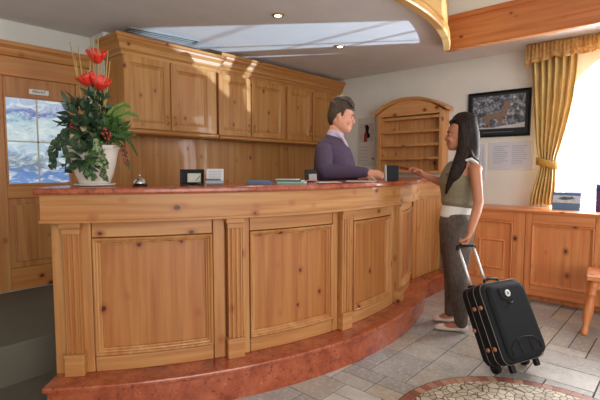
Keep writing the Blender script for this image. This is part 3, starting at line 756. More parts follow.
# ------------------------------------------------------------------ wooden stool at the right edge
sc = Vector((3.908, .376, 0))
st = thing('wooden_stool', 'pine stool with splayed turned legs, cut by the photo\'s right edge', 'stool', sc)
b = MB(); rt_ = Matrix.Rotation(radians(8), 3, 'Z'); b.box(sc + Vector((0, 0, .425)), (.38, .38, .035), rt_, .008); b.build('seat', M['amber_h'], st)
b = MB(); 
for (x, y, sx, sy) in ((-.14, 0, .022, .27), (.14, 0, .022, .27), (0, -.14, .27, .022), (0, .14, .27, .022)): b.box(sc + rt_ @ Vector((x, y, .375)), (sx, sy, .07), rt_)
b.build('apron', M['amber_h'], st)
for sx in (-1, 1):
    for sy in (-1, 1):
        top = sc + rt_ @ Vector((sx*.14, sy*.14, .41)); bot = sc + rt_ @ Vector((sx*.19, sy*.19, 0)); ax_ = (top - bot); Lg = ax_.length
        q = Vector((0, 0, 1)).rotation_difference(ax_.normalized()).to_matrix()
        b = MB(); b.lathe(bot, [(.018, .005), (.024, .02), (.024, .05), (.018, .07), (.022, .09), (.031, .16), (.033, .2), (.024, .27), (.02, .29), (.028, .3), (.028, .32), (.022, .33), (.027, .36), (.027, Lg)], 14, q); b.build('leg', M['amber_v'], st)

# ------------------------------------------------------------------ flower arrangement on the counter
P0 = atd(95, 184, 2.33); P0.z = ZT
def fp(px, py, dd=0.): return atd(px, py, 2.33 + dd)
b = MB(); b.lathe(P0, [(.07, .0012), (.09, .002), (.105, .008), (.103, .012), (.072, .008)], 32)
tag(b.build('saucer', plain('white_saucer', (222, 214, 206), .4)), 'white saucer under the flower pot on the counter end', 'saucer')
pot = thing('flower_pot', 'white ceramic flower pot tapering to its foot on the counter end', 'pot', (P0.x, P0.y, ZT + .009))
b = MB(); b.lathe(P0, [(.02, .009), (.070, .009), (.078, .018), (.094, .065), (.108, .12), (.117, .17), (.122, .195), (.127, .199), (.127, .211), (.122, .215), (.114, .210), (.110, .19), (.03, .186)], 40)
b.build('body', plain('white_glaze', (226, 216, 206), .3, 0, .02, 10), pot)
b = MB(); b.lathe(P0, [(.01, .187), (.107, .187), (.107, .196), (.01, .198)], 24); b.build('soil', plain('soil', (52, 40, 30), .95, 0, .3), pot)
leafd = plain('dark_leaf', (58, 80, 56), .45, 0, .3, 30); leafm = plain('mid_leaf', (70, 104, 52), .45, 0, .25, 30); leafl = plain('fern_leaf', (120, 146, 66), .5, 0, .2, 30)
t = NT('variegated_leaf'); a = t.noise(t.pos(), 70, 3); M['varieg'] = t.done(t.ramp(a, [(.42, lin((58, 84, 50))), (.6, lin((150, 166, 118)))]), .5)
stemm = plain('green_stem', (74, 92, 48), .5); twig = plain('brown_twig', (92, 70, 46), .6)
def leaf(b, base, d, length, width, droop=.3, nrm=None):
    base = Vector(base); d = Vector(d).normalized(); up = Vector(nrm) if nrm else Vector((0, 0, 1))
    sd = d.cross(up)
    if sd.length < .1: sd = Vector((1, 0, 0))
    sd.normalize(); n = sd.cross(d).normalized()
    rows = []
    for tq, wq in ((0, .05), (.2, .7), (.45, 1), (.75, .62), (1, .03)):
        c = base + d*length*tq - n*length*droop*tq*tq
        rows.append([c - sd*width*wq/2 + n*width*.12*wq, c, c + sd*width*wq/2 + n*width*.12*wq])
    b.grid(rows)
rf = random.Random(11)
def rvec(): return Vector((rf.uniform(-1, 1), rf.uniform(-1, 1), rf.uniform(-1, 1)))
TOP = P0 + Vector((0, 0, .19))
mouth = lambda: TOP + Vector((rf.uniform(-.05, .05), rf.uniform(-.05, .05), 0))
# dark bushy greenery
for (cx_, cy_, dd, n_, rad, mat, lab) in ((80, 116, .0, 120, (.09, .07, .085), leafd, 'dark green leafy bunch at the left of the flower pot'),
                                   (94, 129, -.06, 110, (.09, .06, .07), leafd, 'dark green leafy bunch over the front rim of the flower pot'),
                                   (85, 157, -.135, 60, (.05, .03, .065), leafd, 'dark leafy bunch hanging over the left front of the pot'),
                                   (112, 130, .0, 70, (.07, .06, .06), leafm, 'mid-green leafy bunch at the right of the flower pot'),
                                   (98, 106, .03, 66, (.055, .05, .085), leafd, 'tall dark green bunch under the lower red blooms')):
    c = fp(cx_, cy_, dd); g = thing('leafy_bunch', lab, 'greenery', (P0.x, P0.y, ZT + .19), 'greenery in the flower pot')
    b = MB()
    for i in range(n_):
        v = rvec().normalized(); q = c + Vector((v.x*rad[0], v.y*rad[1], v.z*rad[2]))*rf.uniform(.3, 1)
        leaf(b, q, v + Vector((0, 0, .25)), rf.uniform(.04, .075), rf.uniform(.02, .036), .4, rvec())
    b.build('foliage', mat, g)
    b = MB()
    b.tube([TOP.lerp(c, .0), TOP.lerp(c, .55) + Vector((0, 0, .01)), c], .005, 6); b.build('stem', stemm, g)
# trailing ivy
for pts, wd, mat, lab, nper in (([(84, 132, 0), (70, 130, 0), (58, 140, 0), (55, 156, -.01), (51, 167, -.01)], .044, leafd, 'dark ivy trail hanging out to the left in front of the door glass', 5),
                       ([(82, 132, -.03), (70, 128, -.03), (66, 133, -.02), (67, 150, -.04), (65, 173, -.05)], .042, leafd, 'dark ivy trail dropping beside the white pot\'s left edge', 5),
                       ([(99, 138, -.12), (101, 146, -.17), (103, 158, -.17), (103, 168, -.16), (104, 178, -.135)], .04, M['varieg'], 'variegated ivy trail hanging down the front of the white pot', 7),
                       ([(93, 142, -.11), (91, 152, -.16), (89, 164, -.155), (92, 179, -.13)], .038, leafm, 'mid-green ivy trail left of the variegated one on the pot', 7),
                       ([(80, 130, -.03), (64, 133, -.03), (54, 146, -.03), (49, 160, -.03)], .042, leafd, 'outermost dark ivy trail, reaching furthest left', 5),
                       ([(116, 140, -.02), (124, 146, -.04), (127, 156, -.05), (130, 170, -.05)], .024, leafm, 'thin leafy trail with red berries at the pot\'s right', 4)):
    P = [fp(*q) for q in pts]; g = thing('ivy_trail', lab, 'ivy', (P0.x, P0.y, ZT + .19), 'ivy trails')
    b = MB(); b.tube([TOP] + P, .003, 6); b.build('stem', stemm, g)
    b = MB()
    for i in range(len(P) - 1):
        for k_ in range(nper):
            q = P[i].lerp(P[i+1], k_/nper); dirv = Vector((rf.uniform(-1, 1), rf.uniform(-1, 1), -.6)) - FV.to_3d()*.3
            leaf(b, q, dirv, wd*rf.uniform(.8, 1.15), wd*.85, .2, -FV.to_3d() + rvec()*.4)
    b.build('foliage', mat, g)
# fern fronds
for pts, lab in (([(106, 128, -.02), (116, 117, -.02), (128, 113, -.02), (139, 117, -.02)], 'light green fern frond arching out to the right above the counter bell'),
                 ([(106, 120, .0), (114, 110, 0), (124, 105, 0), (131, 107, 0)], 'upper light green fern frond beside the wall cabinet'),
                 ([(112, 132, -.05), (122, 134, -.06), (131, 144, -.06), (138, 156, -.06)], 'lower dark fern frond drooping to the right of the pot')):
    P = [fp(*q) for q in pts]; g = thing('fern_frond', lab, 'fern', (P0.x, P0.y, ZT + .19), 'fern fronds')
    b = MB(); b.tube([TOP] + P, [.003]*len(P) + [.0012], 6); b.build('stem', stemm, g)
    b = MB()
    for i in range(len(P) - 1):
        for k_ in range(6):
            q = P[i].lerp(P[i+1], k_/6); d_ = (P[i+1] - P[i]).normalized(); sz_ = .042*(1 - .7*(i + k_/6)/(len(P)-1))
            for sg_ in (-1, 1): leaf(b, q, Vector((0, 0, 1))*sg_ - FV.to_3d()*sg_*.6 + d_*.7, sz_, .009, .15, -FV.to_3d())
    b.build('foliage', leafl if 'light' in lab else leafm, g)
# curled grass and spear leaves
g = thing('grass_loop', 'loop of bent dark grass left of the red blooms', 'grass', (P0.x, P0.y, ZT + .19))
c = fp(81, 108); rv3 = RV.to_3d()
b = MB()
for k_, rr in enumerate((.042, .036, .047)):
    b.tube([c + rv3*rr*cos(a*pi/10)*.8 + Vector((0, 0, 1))*rr*1.1*sin(a*pi/10) + FV.to_3d()*.01*k_ for a in range(-6, 15)], .003, 5)
b.build('blades', leafm, g)
for i, (x0, y0, x1, y1) in enumerate(((97, 135, 94, 92), (99, 135, 103, 96), (95, 135, 87, 98), (101, 130, 110, 104))):
    b = MB(); b.tube([fp(x0, y0, .03), fp((x0+x1)/2 + 1, (y0+y1)/2, .03), fp(x1, y1, .03)], [.004, .007, .001], 6)
    tag(b.build('spear_leaf', leafm), ['spear leaf rising just left of the lower blooms\' stem', 'spear leaf rising under the right lower red bloom', 'spear leaf leaning left inside the grass loop', 'spear leaf leaning right towards the fern'][i], 'leaf', 'spear leaves')
# berries and cream buds
for pts, lab in (([(104, 128, -.09), (107, 134, -.1), (109, 141, -.1)], 'red berry sprig at the middle of the flower arrangement'), ([(122, 146, -.06), (125, 155, -.06), (127, 163, -.06)], 'red berry sprig drooping at the right of the pot'), ([(73, 122, -.05), (75, 127, -.05)], 'dark red berry sprig at the left of the arrangement')):
    P = [fp(*q) for q in pts]; g = thing('berry_sprig', lab, 'berries', (P0.x, P0.y, ZT + .19), 'berry sprigs')
    b = MB(); b.tube([TOP] + P, .002, 5); b.build('twig', twig, g)
    mt = plain('red_berry', (158, 58, 48), .35)
    for i in range(13):
        q = P[0].lerp(P[-1], rf.random()) + rvec()*.016; b = MB(); b.ball(q, .0065, u=8, v=6); b.build('berry', mt, g)
for (px, py, dd, r_, lab) in ((84, 130, -.10, .026, 'cream rosebud nearest the middle of the arrangement'), (74, 137, -.08, .024, 'cream rosebud low at the left over the pot rim'), (78, 147, -.13, .03, 'large green-grey seed head hanging over the pot rim')):
    c = fp(px, py, dd); g = thing('rosebud', lab, 'flower', (P0.x, P0.y, ZT + .19), 'buds in the arrangement')
    mt = plain('cream_petal', (186, 176, 130), .6) if 'cream' in lab else plain('seed_head_green', (92, 102, 78), .7, 0, .3)
    b = MB(); b.ball(c, r_*.75, (1, 1, 1.1)); b.build('bud', mt, g)
    for i in range(5):
        a = i*2*pi/5; b = MB(); b.ball(c + Vector((cos(a), sin(a), 0))*r_*.4, r_*.72, (.6, .9, 1), Matrix.Rotation(a, 3, 'Z')); b.build('petal', mt, g)
    b = MB(); b.tube([TOP, (TOP + c)/2 + Vector((0, 0, .02)), c], .003, 6); b.build('stem', stemm, g)
# red poppies
redp = NT('poppy_red'); a = redp.noise(redp.pos(), 40, 4); M['poppy'] = redp.done(redp.ramp(a, [(.3, lin((206, 40, 26))), (.7, lin((238, 72, 48)))]), .5)
for (px, py, dd, r_, fx, lab) in ((97, 58, .02, .052, .15, 'uppermost red poppy bloom of the arrangement'), (88, 81, -.02, .05, -.35, 'left one of the two lower red poppy blooms'), (100, 85, -.03, .05, .45, 'right one of the two lower red poppy blooms')):
    c = fp(px, py, dd); g = thing('poppy', lab, 'flower', (P0.x, P0.y, ZT + .19), 'red poppies')
    axis = (Vector((0, 0, .9)) + rv3*fx - FV.to_3d()*.45).normalized(); Q = Vector((0, 0, 1)).rotation_difference(axis).to_matrix()
    for i in range(6):
        a = i*pi/3 + .2; b = MB(); rows = []
        for u in range(6):
            tq = u/5; row = []
            for v in range(-3, 4):
                an = a + v*.19*(1 - .25*tq); rad_ = r_*(.12 + .88*tq**.8); z = r_*(1.25*tq**1.3 - .55) + .004*sin(v*2.4 + i*1.7)*tq
                row.append(c + Q @ Vector((rad_*cos(an), rad_*sin(an), z)))
            rows.append(row)
        b.grid(rows); b.build('petal', M['poppy'], g, 0, .0015)
    b = MB(); b.ball(c - axis*r_*.1, r_*.25, u=10, v=6); b.build('flower_head', plain('poppy_heart', (60, 70, 40), .6), g)
    b = MB(); b.tube([c - axis*r_*.2, c - axis*.05, fp(97, 110, .0), TOP], .0045, 6); b.build('stem', stemm, g)
# dry reed sticks
rd = plain('dry_reed', (192, 162, 98), .6, 0, .2, 60)
sticks = [(70, 42, 86, 120), (78, 46, 88, 118), (89, 46, 93, 112), (93, 37, 95, 112), (98, 37, 98, 112), (108, 50, 103, 118), (110, 61, 104, 120), (75, 56, 84, 120), (101, 60, 100, 118)]
names = ['leftmost and most slanted dry reed stick', 'second dry reed stick from the left', 'dry reed stick just left of the top bloom', 'tall dry reed stick behind the top bloom', 'tall dry reed stick crossing the top bloom', 'thick dry reed stick right of the blooms', 'short dry reed stick furthest to the right', 'faint short dry reed stick among the left ones', 'dry reed stick between the upper and lower right blooms']
for (x0, y0, x1, y1), lab in zip(sticks, names):
    b = MB(); b.tube([fp(x1, y1, .02), fp((x0+x1)/2, (y0+y1)/2, .03), fp(x0, y0, .035)], [.003, .0035, .0025], 6)
    tag(b.build('reed_stick', rd), lab, 'stick', 'dry reed sticks')

# ------------------------------------------------------------------ small things on the counter
q = atd(140, 183, 2.3); q.z = ZT
bl = thing('counter_bell', 'small chrome reception bell beside the flower pot', 'bell', q)
b = MB(); b.lathe(q, [(.01, .001), (.036, .001), (.038, .006), (.034, .010), (.01, .011)], 24); b.build('base', M['black_metal'], bl)
b = MB(); b.lathe(q, [(.0345, .012), (.034, .018), (.028, .032), (.016, .041), (.004, .044)], 28); b.build('dome', M['chrome'], bl)
b = MB(); b.lathe(q, [(.003, .044), (.003, .053), (.006, .055), (.006, .060), (.002, .061)], 12); b.build('button', M['chrome'], bl)
def upright(name, px, D, w_, h_, th, lean, yaw=0.):
    q = atd(px, 184, D); q.z = ZT + .002
    Rz = Matrix.Rotation(HEAD - pi/2 + yaw, 3, 'Z') @ Matrix.Rotation(-lean, 3, 'X')
    return q, (lambda x, y, z: q + Rz @ Vector((x, y, z))), Rz
q, F_, R_ = upright('f', 192, 2.45, .14, .09, .01, .18, .1)
pf2 = thing('photo_stand', 'small black framed card standing on the counter left of the white leaflets', 'frame', q)
b = MB(); b.ring(lambda x, z, w_: F_(x, -w_, z), -.066, .066, .0, .086, [(0, -.006), (0, .006), (.002, .008), (.011, .006), (.013, -.006)]); b.build('frame', M['black'], pf2)
b = MB(); b.box(F_(0, 0, .043), (.112, .006, .066), R_); ins = b.build('black_insert', M['black'], pf2)
b = MB(); b.box(F_(.012, -.0045, .038), (.072, .003, .05), R_); b.build('card', plain('pale_card', (190, 190, 176), .6, 0, .08, 60), pf2)
b = MB(); b.tube([F_(.02, -.007, .02), F_(.035, -.007, .035), F_(.045, -.007, .05)], .002, 5); b.build('sprig', twig, pf2)
b = MB(); b.prism([F_(-.02, .006, .0), F_(.02, .006, .0), F_(0, .006, .07)], F_(0, .03, 0) - F_(0, .006, 0)); b.build('strut', M['black'], pf2)
q, F_, R_ = upright('l', 215, 2.42, .1, .085, .01, .15, .05)
ls = thing('leaflet_stand', 'pale leaflet stand with a pocket of papers beside the black framed card', 'leaflet stand', q)
b = MB(); b.box(F_(0, .0, .045), (.094, .005, .088), R_); b.build('back_card', plain('leaflet_paper', (206, 202, 200), .6, 0, .04, 50), ls)
b = MB()
for i in range(5): b.box(F_(0, -.0035, .075 - i*.009), (.07, .002, .003), R_)
b.build('printed_lines', M['grey_ink'], ls)
b = MB(); b.box(F_(0, -.016, .012), (.096, .028, .02), R_); b.build('pocket', plain('pocket_grey', (150, 156, 168), .4), ls, .003)
b = MB(); b.box(F_(-.01, -.022, .026), (.085, .02, .006), R_); b.build('leaflet_pile', plain('dark_leaflet', (70, 80, 84), .5), ls)
tw = atd(201, 181.5, 2.36); tw.z = ZT
b = MB()
for i in range(9): leaf(b, tw + Vector((rf.uniform(-.02, .02), rf.uniform(-.02, .02), .006)), Vector((rf.uniform(-1, 1), rf.uniform(-1, 1), .4)), .03, .008, .3)
tag(b.build('green_sprig', leafm), 'small green sprig lying between the framed card and the leaflet stand', 'sprig')
def stack(px, D, sheets, yaw, glab):
    z = ZT + .001
    for (w_, d_, h_, dx, rgb, lab, name) in sheets:
        q = atd(px, 184, D); q.z = z
        Rz = Matrix.Rotation(HEAD - pi/2 + yaw + dx*4, 3, 'Z'); c = q + Rz @ Vector((dx, .0, 0))
        g = thing(name, lab, 'brochure', c, glab)
        b = MB(); b.box(c + Vector((0, 0, h_*.5)), (w_*.985, d_*.985, h_*.72), Rz); b.build('pages', M['paper'], g)
        b = MB(); b.box(c + Vector((0, 0, h_*.07)), (w_, d_, h_*.14), Rz); b.box(c + Vector((0, 0, h_*.93)), (w_, d_, h_*.14), Rz); b.box(c + Rz @ Vector((0, -d_/2 + .0005, h_*.5)), (w_, .002, h_), Rz)
        b.build('cover', plain('cover', rgb, .4), g)
        z += h_ + .0008
stack(260, 2.62, [(.15, .11, .012, .0, (40, 52, 110), 'dark blue brochure at the bottom of the pile near the middle of the counter', 'brochure'), (.145, .105, .010, -.012, (66, 84, 84), 'grey-green brochure lying on top of the dark blue one', 'brochure')], .15, 'pile of brochures near the middle')
stack(291, 2.72, [(.17, .12, .010, .008, (160, 196, 180), 'pale mint brochure at the bottom of the right-hand pile', 'brochure'), (.16, .115, .009, -.004, (74, 108, 96), 'dark green brochure in the middle of the right-hand pile', 'brochure'), (.13, .10, .006, -.02, (206, 206, 196), 'white leaflet on top of the right-hand brochure pile', 'brochure')], -.2, 'right-hand pile of brochures')
q, F_, R_ = upright('d', 311, 3.0, .1, .09, .02, .12, .1)
dh = thing('card_box', 'small black and grey card box on the counter by the man\'s back', 'box', q)
b = MB(); b.box(F_(0, .012, .042), (.082, .024, .082), R_); b.build('back_block', M['black'], dh, .003)
b = MB(); b.box(F_(.01, -.012, .026), (.055, .022, .05), R_); b.build('card_stack', plain('grey_cards', (168, 164, 160), .6, 0, .2, 80), dh, .002)
b = MB(); b.box(F_(.0, -.004, .004), (.09, .055, .006), R_); b.build('tray', plain('red_tray', (170, 110, 92), .5), dh)
q, F_, R_ = upright('t', 391.5, 3.22, .1, .12, .03, .1, .12)
tm = thing('menu_block', 'black upright block with a pale edge on the counter between their hands', 'block', q)
b = MB(); b.box(F_(0.004, .0, .056), (.092, .03, .112), R_); b.build('black_face', plain('slate_black', (24, 29, 32), .6, 0, .2, 30, spec=.2), tm, .003)
b = MB(); b.box(F_(-.046, .002, .056), (.010, .036, .118), R_); b.build('pale_edge', plain('pale_grey_edge', (176, 170, 164), .4), tm, .002)
q = atd(362, 183, 3.12); q.z = ZT
b = MB(); b.box(q + Vector((0, 0, .0018)), (.21, .14, .002), Matrix.Rotation(HEAD - pi/2 - .3, 3, 'Z')); tag(b.build('form_sheet', M['paper']), 'white form lying on the counter under the man\'s hands', 'paper')
q = atd(328, 183, 2.9); q.z = ZT
b = MB(); b.box(q + Vector((0, 0, .0018)), (.16, .11, .002), Matrix.Rotation(HEAD - pi/2 + .2, 3, 'Z')); tag(b.build('note_sheet', M['paper']), 'white sheet lying on the counter in front of the man\'s waist', 'paper')

# ------------------------------------------------------------------ suitcase
so = Vector((2.555, .733, .097)); yw, tl_ = radians(-20.85), radians(26.4)
SW = Vector((cos(yw), sin(yw), 0)); bk_ = Vector((-SW.y, SW.x, 0))
SU = Vector((0, 0, cos(tl_))) + bk_*sin(tl_); SN = bk_*cos(tl_) - Vector((0, 0, sin(tl_)))
sw_, sh_, sd_ = .366, .472, .158
def sp_(a, b_, c): return so + SW*a + SU*b_ + SN*c
SR = Matrix((SW, SN, SU)).transposed()        # local x=width, y=depth (to the back), z=up the case
cloth = NT('black_canvas'); nn = cloth.noise(cloth.pos(), 240, 2); cloth.bump(nn, .35, .001); M['canvas'] = cloth.done(cloth.ramp(nn, [(.3, lin((12, 13, 16))), (.7, lin((25, 27, 32)))]), .75, spec=.25)
pip = plain('pale_piping', (124, 118, 104), .35, .5)
def rrect(w_, h_, r, n=6):
    pts = []
    for (cx_, cy_, a0) in ((w_ - r, h_ - r, 0), (r, h_ - r, 90), (r, r, 180), (w_ - r, r, 270)):
        for k_ in range(n + 1):
            a = radians(a0 + 90*k_/n); pts.append((cx_ + r*cos(a), cy_ + r*sin(a)))
    return pts
sui = thing('suitcase', 'black fabric trolley suitcase tilted on its wheels behind the woman', 'suitcase', (so + SW*sw_/2).to_tuple()[:2] + (0,))
base = rrect(sw_, sh_, .055)
def slices(b, lst, pts, w_, h_):
    rows = []
    for ins, c in lst:
        rows.append([sp_(w_[0] + (w_[1]-w_[0])*0 + (x - (w_[1]+w_[0])/2)*(1 - 2*ins/(w_[1]-w_[0])) + (w_[1]+w_[0])/2, (y - (h_[1]+h_[0])/2)*(1 - 2*ins/(h_[1]-h_[0])) + (h_[1]+h_[0])/2, c) for x, y in pts])
    vv = b.grid(rows, True); b.cap(vv[0], True); b.cap(vv[-1])
b = MB(); slices(b, [(.03, -.006), (.012, -.003), (.003, .006), (0, .02), (0, sd_ - .012), (.008, sd_)], base, (0, sw_), (0, sh_)); b.build('shell', M['canvas'], sui)
inner = [(x + .016, y + .018) for x, y in rrect(sw_ - .032, sh_ - .036, .05)]
b = MB(); slices(b, [(.03, -.026), (.012, -.024), (.003, -.016), (0, -.004), (0, .004)], inner, (.016, sw_ - .016), (.018, sh_ - .018)); fpk = b.build('front_pocket', M['canvas'], sui)
b = MB(); pth_ = [sp_(x, y, .004) for x, y in base]; b.tube(pth_ + [pth_[0]], .002, 6); b.build('front_piping', plain('piping_grey', (112, 108, 98), .4, .4), sui)
b = MB(); pth_ = [sp_(x, y, .058) for x, y in base]; b.tube(pth_ + [pth_[0]], .002, 6); b.build('zip', pip, sui)
b = MB(); pth_ = [sp_(x, y, .11) for x, y in base]; b.tube(pth_ + [pth_[0]], .0028, 6); b.build('rear_zip', plain('zip_dark', (70, 70, 72), .4, .4), sui)
# seams of the lower pocket
b = MB(); b.tube([sp_(.06 + .0, .05, -.026), sp_(.065, .09, -.027), sp_(.11, .125, -.027), sp_(.183, .135, -.027), sp_(.264, .125, -.027), sp_(.31, .09, -.027), sp_(.314, .05, -.026)], .0035, 6)
b.build('pocket_seam', M['black'], fpk)
for a in (.14, .235):
    b = MB(); b.tube([sp_(a, .045, -.026), sp_(a, .127, -.027)], .003, 6); b.build('pocket_rib', M['black'], fpk)
b = MB(); pts = [(.12, .43), (.245, .43), (.245, .38), (.22, .355), (.145, .355), (.12, .38)]; b.prism([sp_(x, y, -.0315) for x, y in pts], SN*.008); fl = b.build('top_flap', M['canvas'], fpk, .002)
b = MB(); b.tube([sp_(.161, .34, -.028), sp_(.183, .330, -.034), sp_(.205, .34, -.028)], .004, 6); b.build('pull_tab', M['black'], fpk)
QN = Vector((0, 0, 1)).rotation_difference(-SN).to_matrix()
b = MB(); b.lathe(sp_(.183, .392, -.031), [(.001, .0005), (.021, .0005), (.021, .004), (.018, .005), (.001, .005)], 24, QN); bd = b.build('badge', plain('white_badge', (222, 222, 216), .3), sui)
b = MB(); b.lathe(sp_(.183, .392, -.036), [(.008, .0), (.011, .0), (.011, .001), (.008, .001)], 20, QN); b.build('badge_ring', plain('badge_grey', (120, 126, 130), .4), bd)
# copper studs on the left side
cop = plain('copper', (190, 128, 96), .35, .7)
QW = Vector((0, 0, 1)).rotation_difference(-SW).to_matrix()
for y, c in ((.10, .035), (.34, .035), (.10, .085), (.34, .085), (.22, .14)):
    b = MB(); b.lathe(sp_(.0, y, c), [(.013, -.002), (.013, .006), (.009, .01), (.001, .011)], 14, QW); b.build('stud', cop, sui)
# trolley handle
hw0, hw1, HT = .078, .212, .735
for a in (hw0, hw1):
    b = MB(); b.tube([sp_(a, sh_ - .02, .125), sp_(a, HT, .125)], .0085, 10); b.build('trolley_rod', plain('brushed_steel', (222, 222, 222), .4, .55, .02), sui)
    b = MB(); b.box(sp_(a, sh_ + .004, .125), (.034, .034, .02), SR); b.build('rod_socket', M['black'], sui, .003)
b = MB(); b.tube([sp_(hw0 - .012, HT - .012, .125), sp_(hw0 - .004, HT + .006, .125), sp_(hw0 + .02, HT + .012, .125), sp_(hw1 - .02, HT + .012, .125), sp_(hw1 + .004, HT + .006, .125), sp_(hw1 + .012, HT - .012, .125)], .0135, 10); b.build('grip', M['black'], sui)
b = MB(); b.tube([sp_(.12, sh_ - .004, .06), sp_(.13, sh_ + .024, .06), sp_(.183, sh_ + .03, .06), sp_(.244, sh_ + .024, .06), sp_(.254, sh_ - .004, .06)], .008, 8); b.build('carry_handle', M['black'], sui)
for a in (.055, sw_ - .055):
    c = sp_(a, -.012, sd_ - .03); c.z = .033
    b = MB(); b.lathe(c - SW*.014, [(.012, 0), (.031, .0), (.033, .004), (.033, .024), (.031, .028), (.012, .028)], 20, Vector((0, 0, 1)).rotation_difference(SW).to_matrix()); wh = b.build('wheel', M['black'], sui)
    b = MB(); b.box(sp_(a, .012, sd_ - .034), (.05, .05, .045), SR, .01); b.build('wheel_housing', M['black'], sui)
    b = MB(); b.box(sp_(a + (.02 if a < .1 else -.02), -.022, .03), (.034, .03, .05), SR, .008); b.build('foot', M['black'], sui)
print('GRIP', sp_((hw0+hw1)/2, HT + .012, .125))

# ------------------------------------------------------------------ people
skin_w = plain('skin_woman', (188, 126, 96), .5, 0, .03, 30, 0, .4)
skin_m = plain('skin_man', (222, 160, 132), .5, 0, .05, 30, 0, .4)
def hand_mesh(b, W_, d, n, sgn, curl=(25, 30, 25), size=1., spread=.08, thumb=.5):
    """W_ wrist, d towards the knuckles, n the side the fingers curl to; sgn +1/-1 puts the thumb on d x n"""
    d = Vector(d).normalized(); n = Vector(n); n = (n - d*n.dot(d)).normalized(); x = d.cross(n)*sgn
    s_ = size
    b.loft([(W_, .026*s_, .021*s_), (W_ + d*.03*s_, .034*s_, .019*s_), (W_ + d*.065*s_, .041*s_, .016*s_), (W_ + d*.088*s_, .040*s_, .013*s_)], x, 14)
    for off, L_, r_ in ((.030, .070, .0086), (.010, .078, .009), (-.010, .072, .0086), (-.029, .056, .0076)):
        p = W_ + d*.08*s_ + x*off*s_; dd = (d + x*off*spread/.03).normalized(); rows = [(p - d*.02*s_, r_*s_, r_*s_), (p, r_*s_, r_*s_)]; ang = 0
        for seg, c_ in zip((.45, .32, .23), curl):
            ang += radians(c_); v = dd*cos(ang) + n*sin(ang); p = p + v*L_*seg*s_; rows.append((p, r_*s_*.93, r_*s_*.9)); 
        b.loft(rows, x, 8)
    p = W_ + d*.025*s_ + x*.026*s_; v = (d*.62 + x*.6 + n*.35).normalized(); rows = [(p, .013*s_, .013*s_)]
    p = p + v*.036*s_; rows.append((p, .0115*s_, .0115*s_)); v = (d*.85 + x*(.3 - thumb*.6) + n*thumb).normalized(); p = p + v*.03*s_; rows.append((p, .010*s_, .010*s_)); p = p + (v + n*thumb*.5).normalized()*.024*s_; rows.append((p, .0085*s_, .0075*s_))
    b.loft(rows, x, 8)
HT_ = [(0.00, .30, .04, .13), (.05, .355, -.06, .2), (.12, .375, -.16, .255), (.22, .375, -.28, .285), (.32, .365, -.36, .305), (.42, .36, -.41, .318), (.50, .345, -.435, .325), (.57, .37, -.45, .33), (.70, .36, -.45, .33), (.82, .31, -.42, .305), (.92, .2, -.33, .235), (.98, .06, -.2, .13)]
def head_mesh(b, C0, f, l, u, H, jaw=1., ears=True):
    """C0 = point on the chin level under the head's middle"""
    f, l, u = Vector(f).normalized(), Vector(l).normalized(), Vector(u).normalized()
    rows = []
    for t_, fr, bk, hw_ in HT_:
        j = jaw if t_ < .4 else 1
        c = C0 + u*t_*H + f*(fr + bk)/2*H; row = []
        for k_ in range(28):
            a = k_*2*pi/28; ca, sa = cos(a), sin(a); e = .88
            row.append(c + f*(fr - bk)/2*H*math.copysign(abs(ca)**e, ca) + l*hw_*j*H*math.copysign(abs(sa)**e, sa))
        rows.append(row)
    vv = b.grid(rows, True); b.cap(vv[0], True); b.cap(vv[-1])
    P = lambda x, y, z: C0 + f*x*H + l*y*H + u*z*H
    b.loft([(P(.33, 0, .56), .035*H, .03*H), (P(.39, 0, .46), .045*H, .045*H), (P(.435, 0, .37), .06*H, .05*H), (P(.41, 0, .335), .075*H, .035*H)], l, 10)
    b.loft([(P(.355, -.09, .235), .02*H, .02*H), (P(.392, 0, .238), .028*H, .028*H), (P(.355, .09, .235), .02*H, .02*H)], u, 8)
    b.loft([(P(.35, -.075, .185), .02*H, .02*H), (P(.385, 0, .18), .032*H, .03*H), (P(.35, .075, .185), .02*H, .02*H)], u, 8)
    for s_ in (-1, 1):
        if ears: b.loft([(P(-.02, .325*s_, .33), .03*H, .022*H), (P(-.045, .345*s_, .42), .055*H, .026*H), (P(-.06, .35*s_, .52), .06*H, .026*H)], f, 10)
        b.loft([(P(.32, .17*s_, .36), .09*H, .07*H), (P(.27, .22*s_, .3), .08*H, .07*H)], l, 10)
    return P
def face_parts(P, H, f, l, u, root, body, lipc, browc, smile=0):
    R_ = Matrix((Vector(l).normalized(), Vector(f).normalized(), Vector(u).normalized())).transposed()
    for s_ in (-1, 1):
        b = MB(); b.ball(P(.302, .135*s_, .50), .047*H, (1.1, .8, .6), R_); e = b.build('eye', plain('eye_white', (224, 216, 208), .2), root)
        b = MB(); b.ball(P(.335, .137*s_, .50), .030*H, (1, .5, .9), R_); b.build('iris', plain('iris_brown', (48, 32, 24), .2), e)
        b = MB(); b.loft([(P(.375, .05*s_, .575), .012*H, .014*H), (P(.375, .13*s_, .60), .016*H, .016*H), (P(.33, .22*s_, .58), .01*H, .012*H)], u, 8); b.build('eyebrow', browc, root)
    b = MB()
    w_ = .1 + .02*smile
    b.loft([(P(.352, -w_, .212 + .03*smile), .008*H, .012*H), (P(.400, 0, .235), .018*H, .018*H), (P(.352, w_, .212 + .03*smile), .008*H, .012*H)], u, 8)
    b.loft([(P(.35, -w_*.8, .205 + .025*smile), .008*H, .012*H), (P(.393, 0, .188), .022*H, .022*H), (P(.35, w_*.8, .205 + .025*smile), .008*H, .012*H)], u, 8)
    b.build_union('lips', lipc, root, .0022, 2)

